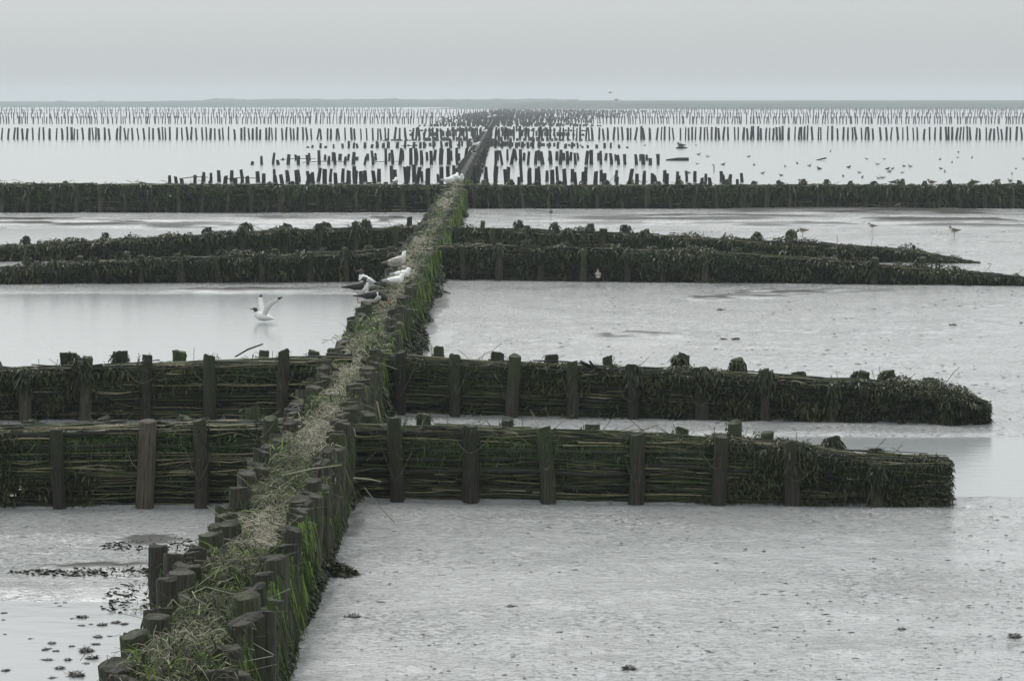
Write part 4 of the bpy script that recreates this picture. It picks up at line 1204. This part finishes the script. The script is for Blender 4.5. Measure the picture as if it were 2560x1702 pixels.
LM = [lump_mesh(k) for k in range(5)]
LUMPS = [(280, 1481, .045), (243, 1487, .03), (262, 1497, .035), (10, 1532, .04), (8, 1549, .03), (140, 1507, .03), (162, 1506, .03), (150, 1514, .03), (205, 1543, .07), (180, 1546, .03), (205, 1563, .04), (228, 1560, .03), (255, 1562, .06), (290, 1556, .06), (310, 1560, .05),
         (12, 1585, .03), (75, 1596, .03), (245, 1592, .06), (275, 1590, .03), (130, 1608, .05), (115, 1623, .05), (140, 1627, .04), (180, 1615, .04), (240, 1610, .05), (215, 1628, .09), (120, 1649, .05), (170, 1649, .05), (230, 1645, .07), (150, 1670, .06), (14, 1676, .05), (190, 1688, .10), (130, 1694, .04), (216, 1658, .04)]
for k, (px, py, r_) in enumerate(LUMPS):
    c = G(px, py)
    o = bpy.data.objects.new('weed_lump', LM[k % 5]); COL.objects.link(o)
    r_ *= 0.46
    o.location = (c[0], c[1], max(gz(c[0], c[1]) - .01, -.005)); o.scale = (r_, r_ * 1.2, r_ * .7); o.rotation_euler = (0, 0, k * 1.7)
    z_ = 'by the groyne foot' if px > 195 else ('at the left picture edge' if px < 90 else 'in the middle of the pool')
    tag(o, 'dark weedy lump in the shallow pool at bottom left, ' + z_, 'lump', 'lumps in the pool ' + z_)
for k, (px, py, r_) in enumerate(((2536, 1603, .055), (1277, 1527, .035), (885, 1554, .05), (866, 1555, .03), (1573, 1681, .05), (2183, 1406, .03), (2255, 1583, .035), (1398, 1593, .025), (1842, 1513, .025), (2020, 1518, .025), (1801, 777, .06), (2382, 815, .06), (1808, 850, .06), (1840, 850, .07))):
    c = G(px, py)
    o = bpy.data.objects.new('mud_lump', LM[k % 5]); COL.objects.link(o)
    r_ *= 0.8
    o.location = (c[0], c[1], gz(c[0], c[1]) - .01); o.scale = (r_, r_ * 1.1, r_ * .7); o.rotation_euler = (0, 0, k * 2.1)
    lab = ('small dark lump lying on the bare mud before the nearest right fence', 'lumps on the near mud') if py > 1300 else ('small dark lump on the shining flat behind the second right fence', 'lumps on the farther mud')
    if k == 0: lab = ('largest dark lump on the mud, at the lower right edge', None)
    if k == 2: lab = ('weedy lump on the mud just right of the groyne at the bottom', None)
    tag(o, lab[0], 'lump', lab[1])
# scattered bits of shell and weed, past counting
mb = MB()
N = 4500
y = along(N, 15, 92, 1.4); x = RNG.uniform(-1, 1, N) * (0.5 + 0.19 * y)
keep = (np.abs(x - main_x(y)) > 0.5) & (ground(x, y) > 0.004) & (vnoise(x * 0.9, y * 0.5, 3) > 0.35)
x, y = x[keep], y[keep]; N = len(x)
z = np.maximum(ground(x, y), 0.0)
fi = np.maximum(1, y / 25)
P = np.stack([x, y, z], -1)[:, None, :] + np.stack([RNG.normal(0, 1, N), RNG.normal(0, .5, N), np.zeros(N)], -1)[:, None, :] * (0.014 * fi)[:, None, None] * np.array([-1, 0, 1.0])[None, :, None]
P[:, :, 2] += (np.array([.0, .003, .0])[None, :] * RNG.uniform(.4, 1.6, N)[:, None]) * fi[:, None] ** .5
mb.tubes(P, (RNG.uniform(.0012, .0045, N) * fi ** .7)[:, None] * np.array([[.5, 1, .5]]), 4, RNG.uniform(0, 1, N))
tag(mb.build('mud_debris', M['stone']), 'scattered dark bits of weed and shell on the mud', 'debris', kind='stuff')
# matted weed left of the groyne, standing in for the dark ripple streak
mb = MB()
for px, py, rx, ry, N in ((300, 1440, .85, .20, 700), (390, 1372, .45, .35, 350), (345, 1500, .25, .6, 300)):
    c = G(px, py)
    t = RNG.uniform(0, 6.28, N); q = np.sqrt(RNG.uniform(0, 1, N))
    xx_, yy_ = c[0] + np.cos(t) * q * rx, c[1] + np.sin(t) * q * ry
    fronds(mb, np.stack([xx_, yy_, np.maximum(ground(xx_, yy_), 0) + .004], -1), np.stack([np.cos(t) * 2, np.sin(t), np.zeros(N)], -1), .035 * max(1, c[1] / 26), hang=.1, spread=.3, tint=(0, .5))
tag(mb.build('ripple_streak_weed', M['weed']), 'flat mats of dark weed standing in for a ripple streak beside the groyne', 'seaweed', kind='stuff')

# ------------------------------------------------------------------ haze
mb = MB()
x0, x1, y0, y1, z0, z1 = -1250, 1250, -60, 2700, -1.5, 14
V = [(x0, y0, z0), (x1, y0, z0), (x1, y1, z0), (x0, y1, z0), (x0, y0, z1), (x1, y0, z1), (x1, y1, z1), (x0, y1, z1)]
mb.add(V, [(0, 3, 2, 1), (4, 5, 6, 7), (0, 1, 5, 4), (1, 2, 6, 5), (2, 3, 7, 6), (3, 0, 4, 7)])
hz = bpy.data.materials.new('haze air')
hz.use_nodes = True
hn, hl = hz.node_tree.nodes, hz.node_tree.links
hn.clear()
pv = hn.new('ShaderNodeVolumePrincipled')
pv.inputs['Color'].default_value = (0.77, 0.835, 0.875, 1)
pv.inputs['Density'].default_value = 0.00044
pv.inputs['Anisotropy'].default_value = 0.0
ho = hn.new('ShaderNodeOutputMaterial')
hl.new(pv.outputs[0], ho.inputs['Volume'])
o = mb.build('haze', hz, smooth=False)
tag(o, kind='stuff')
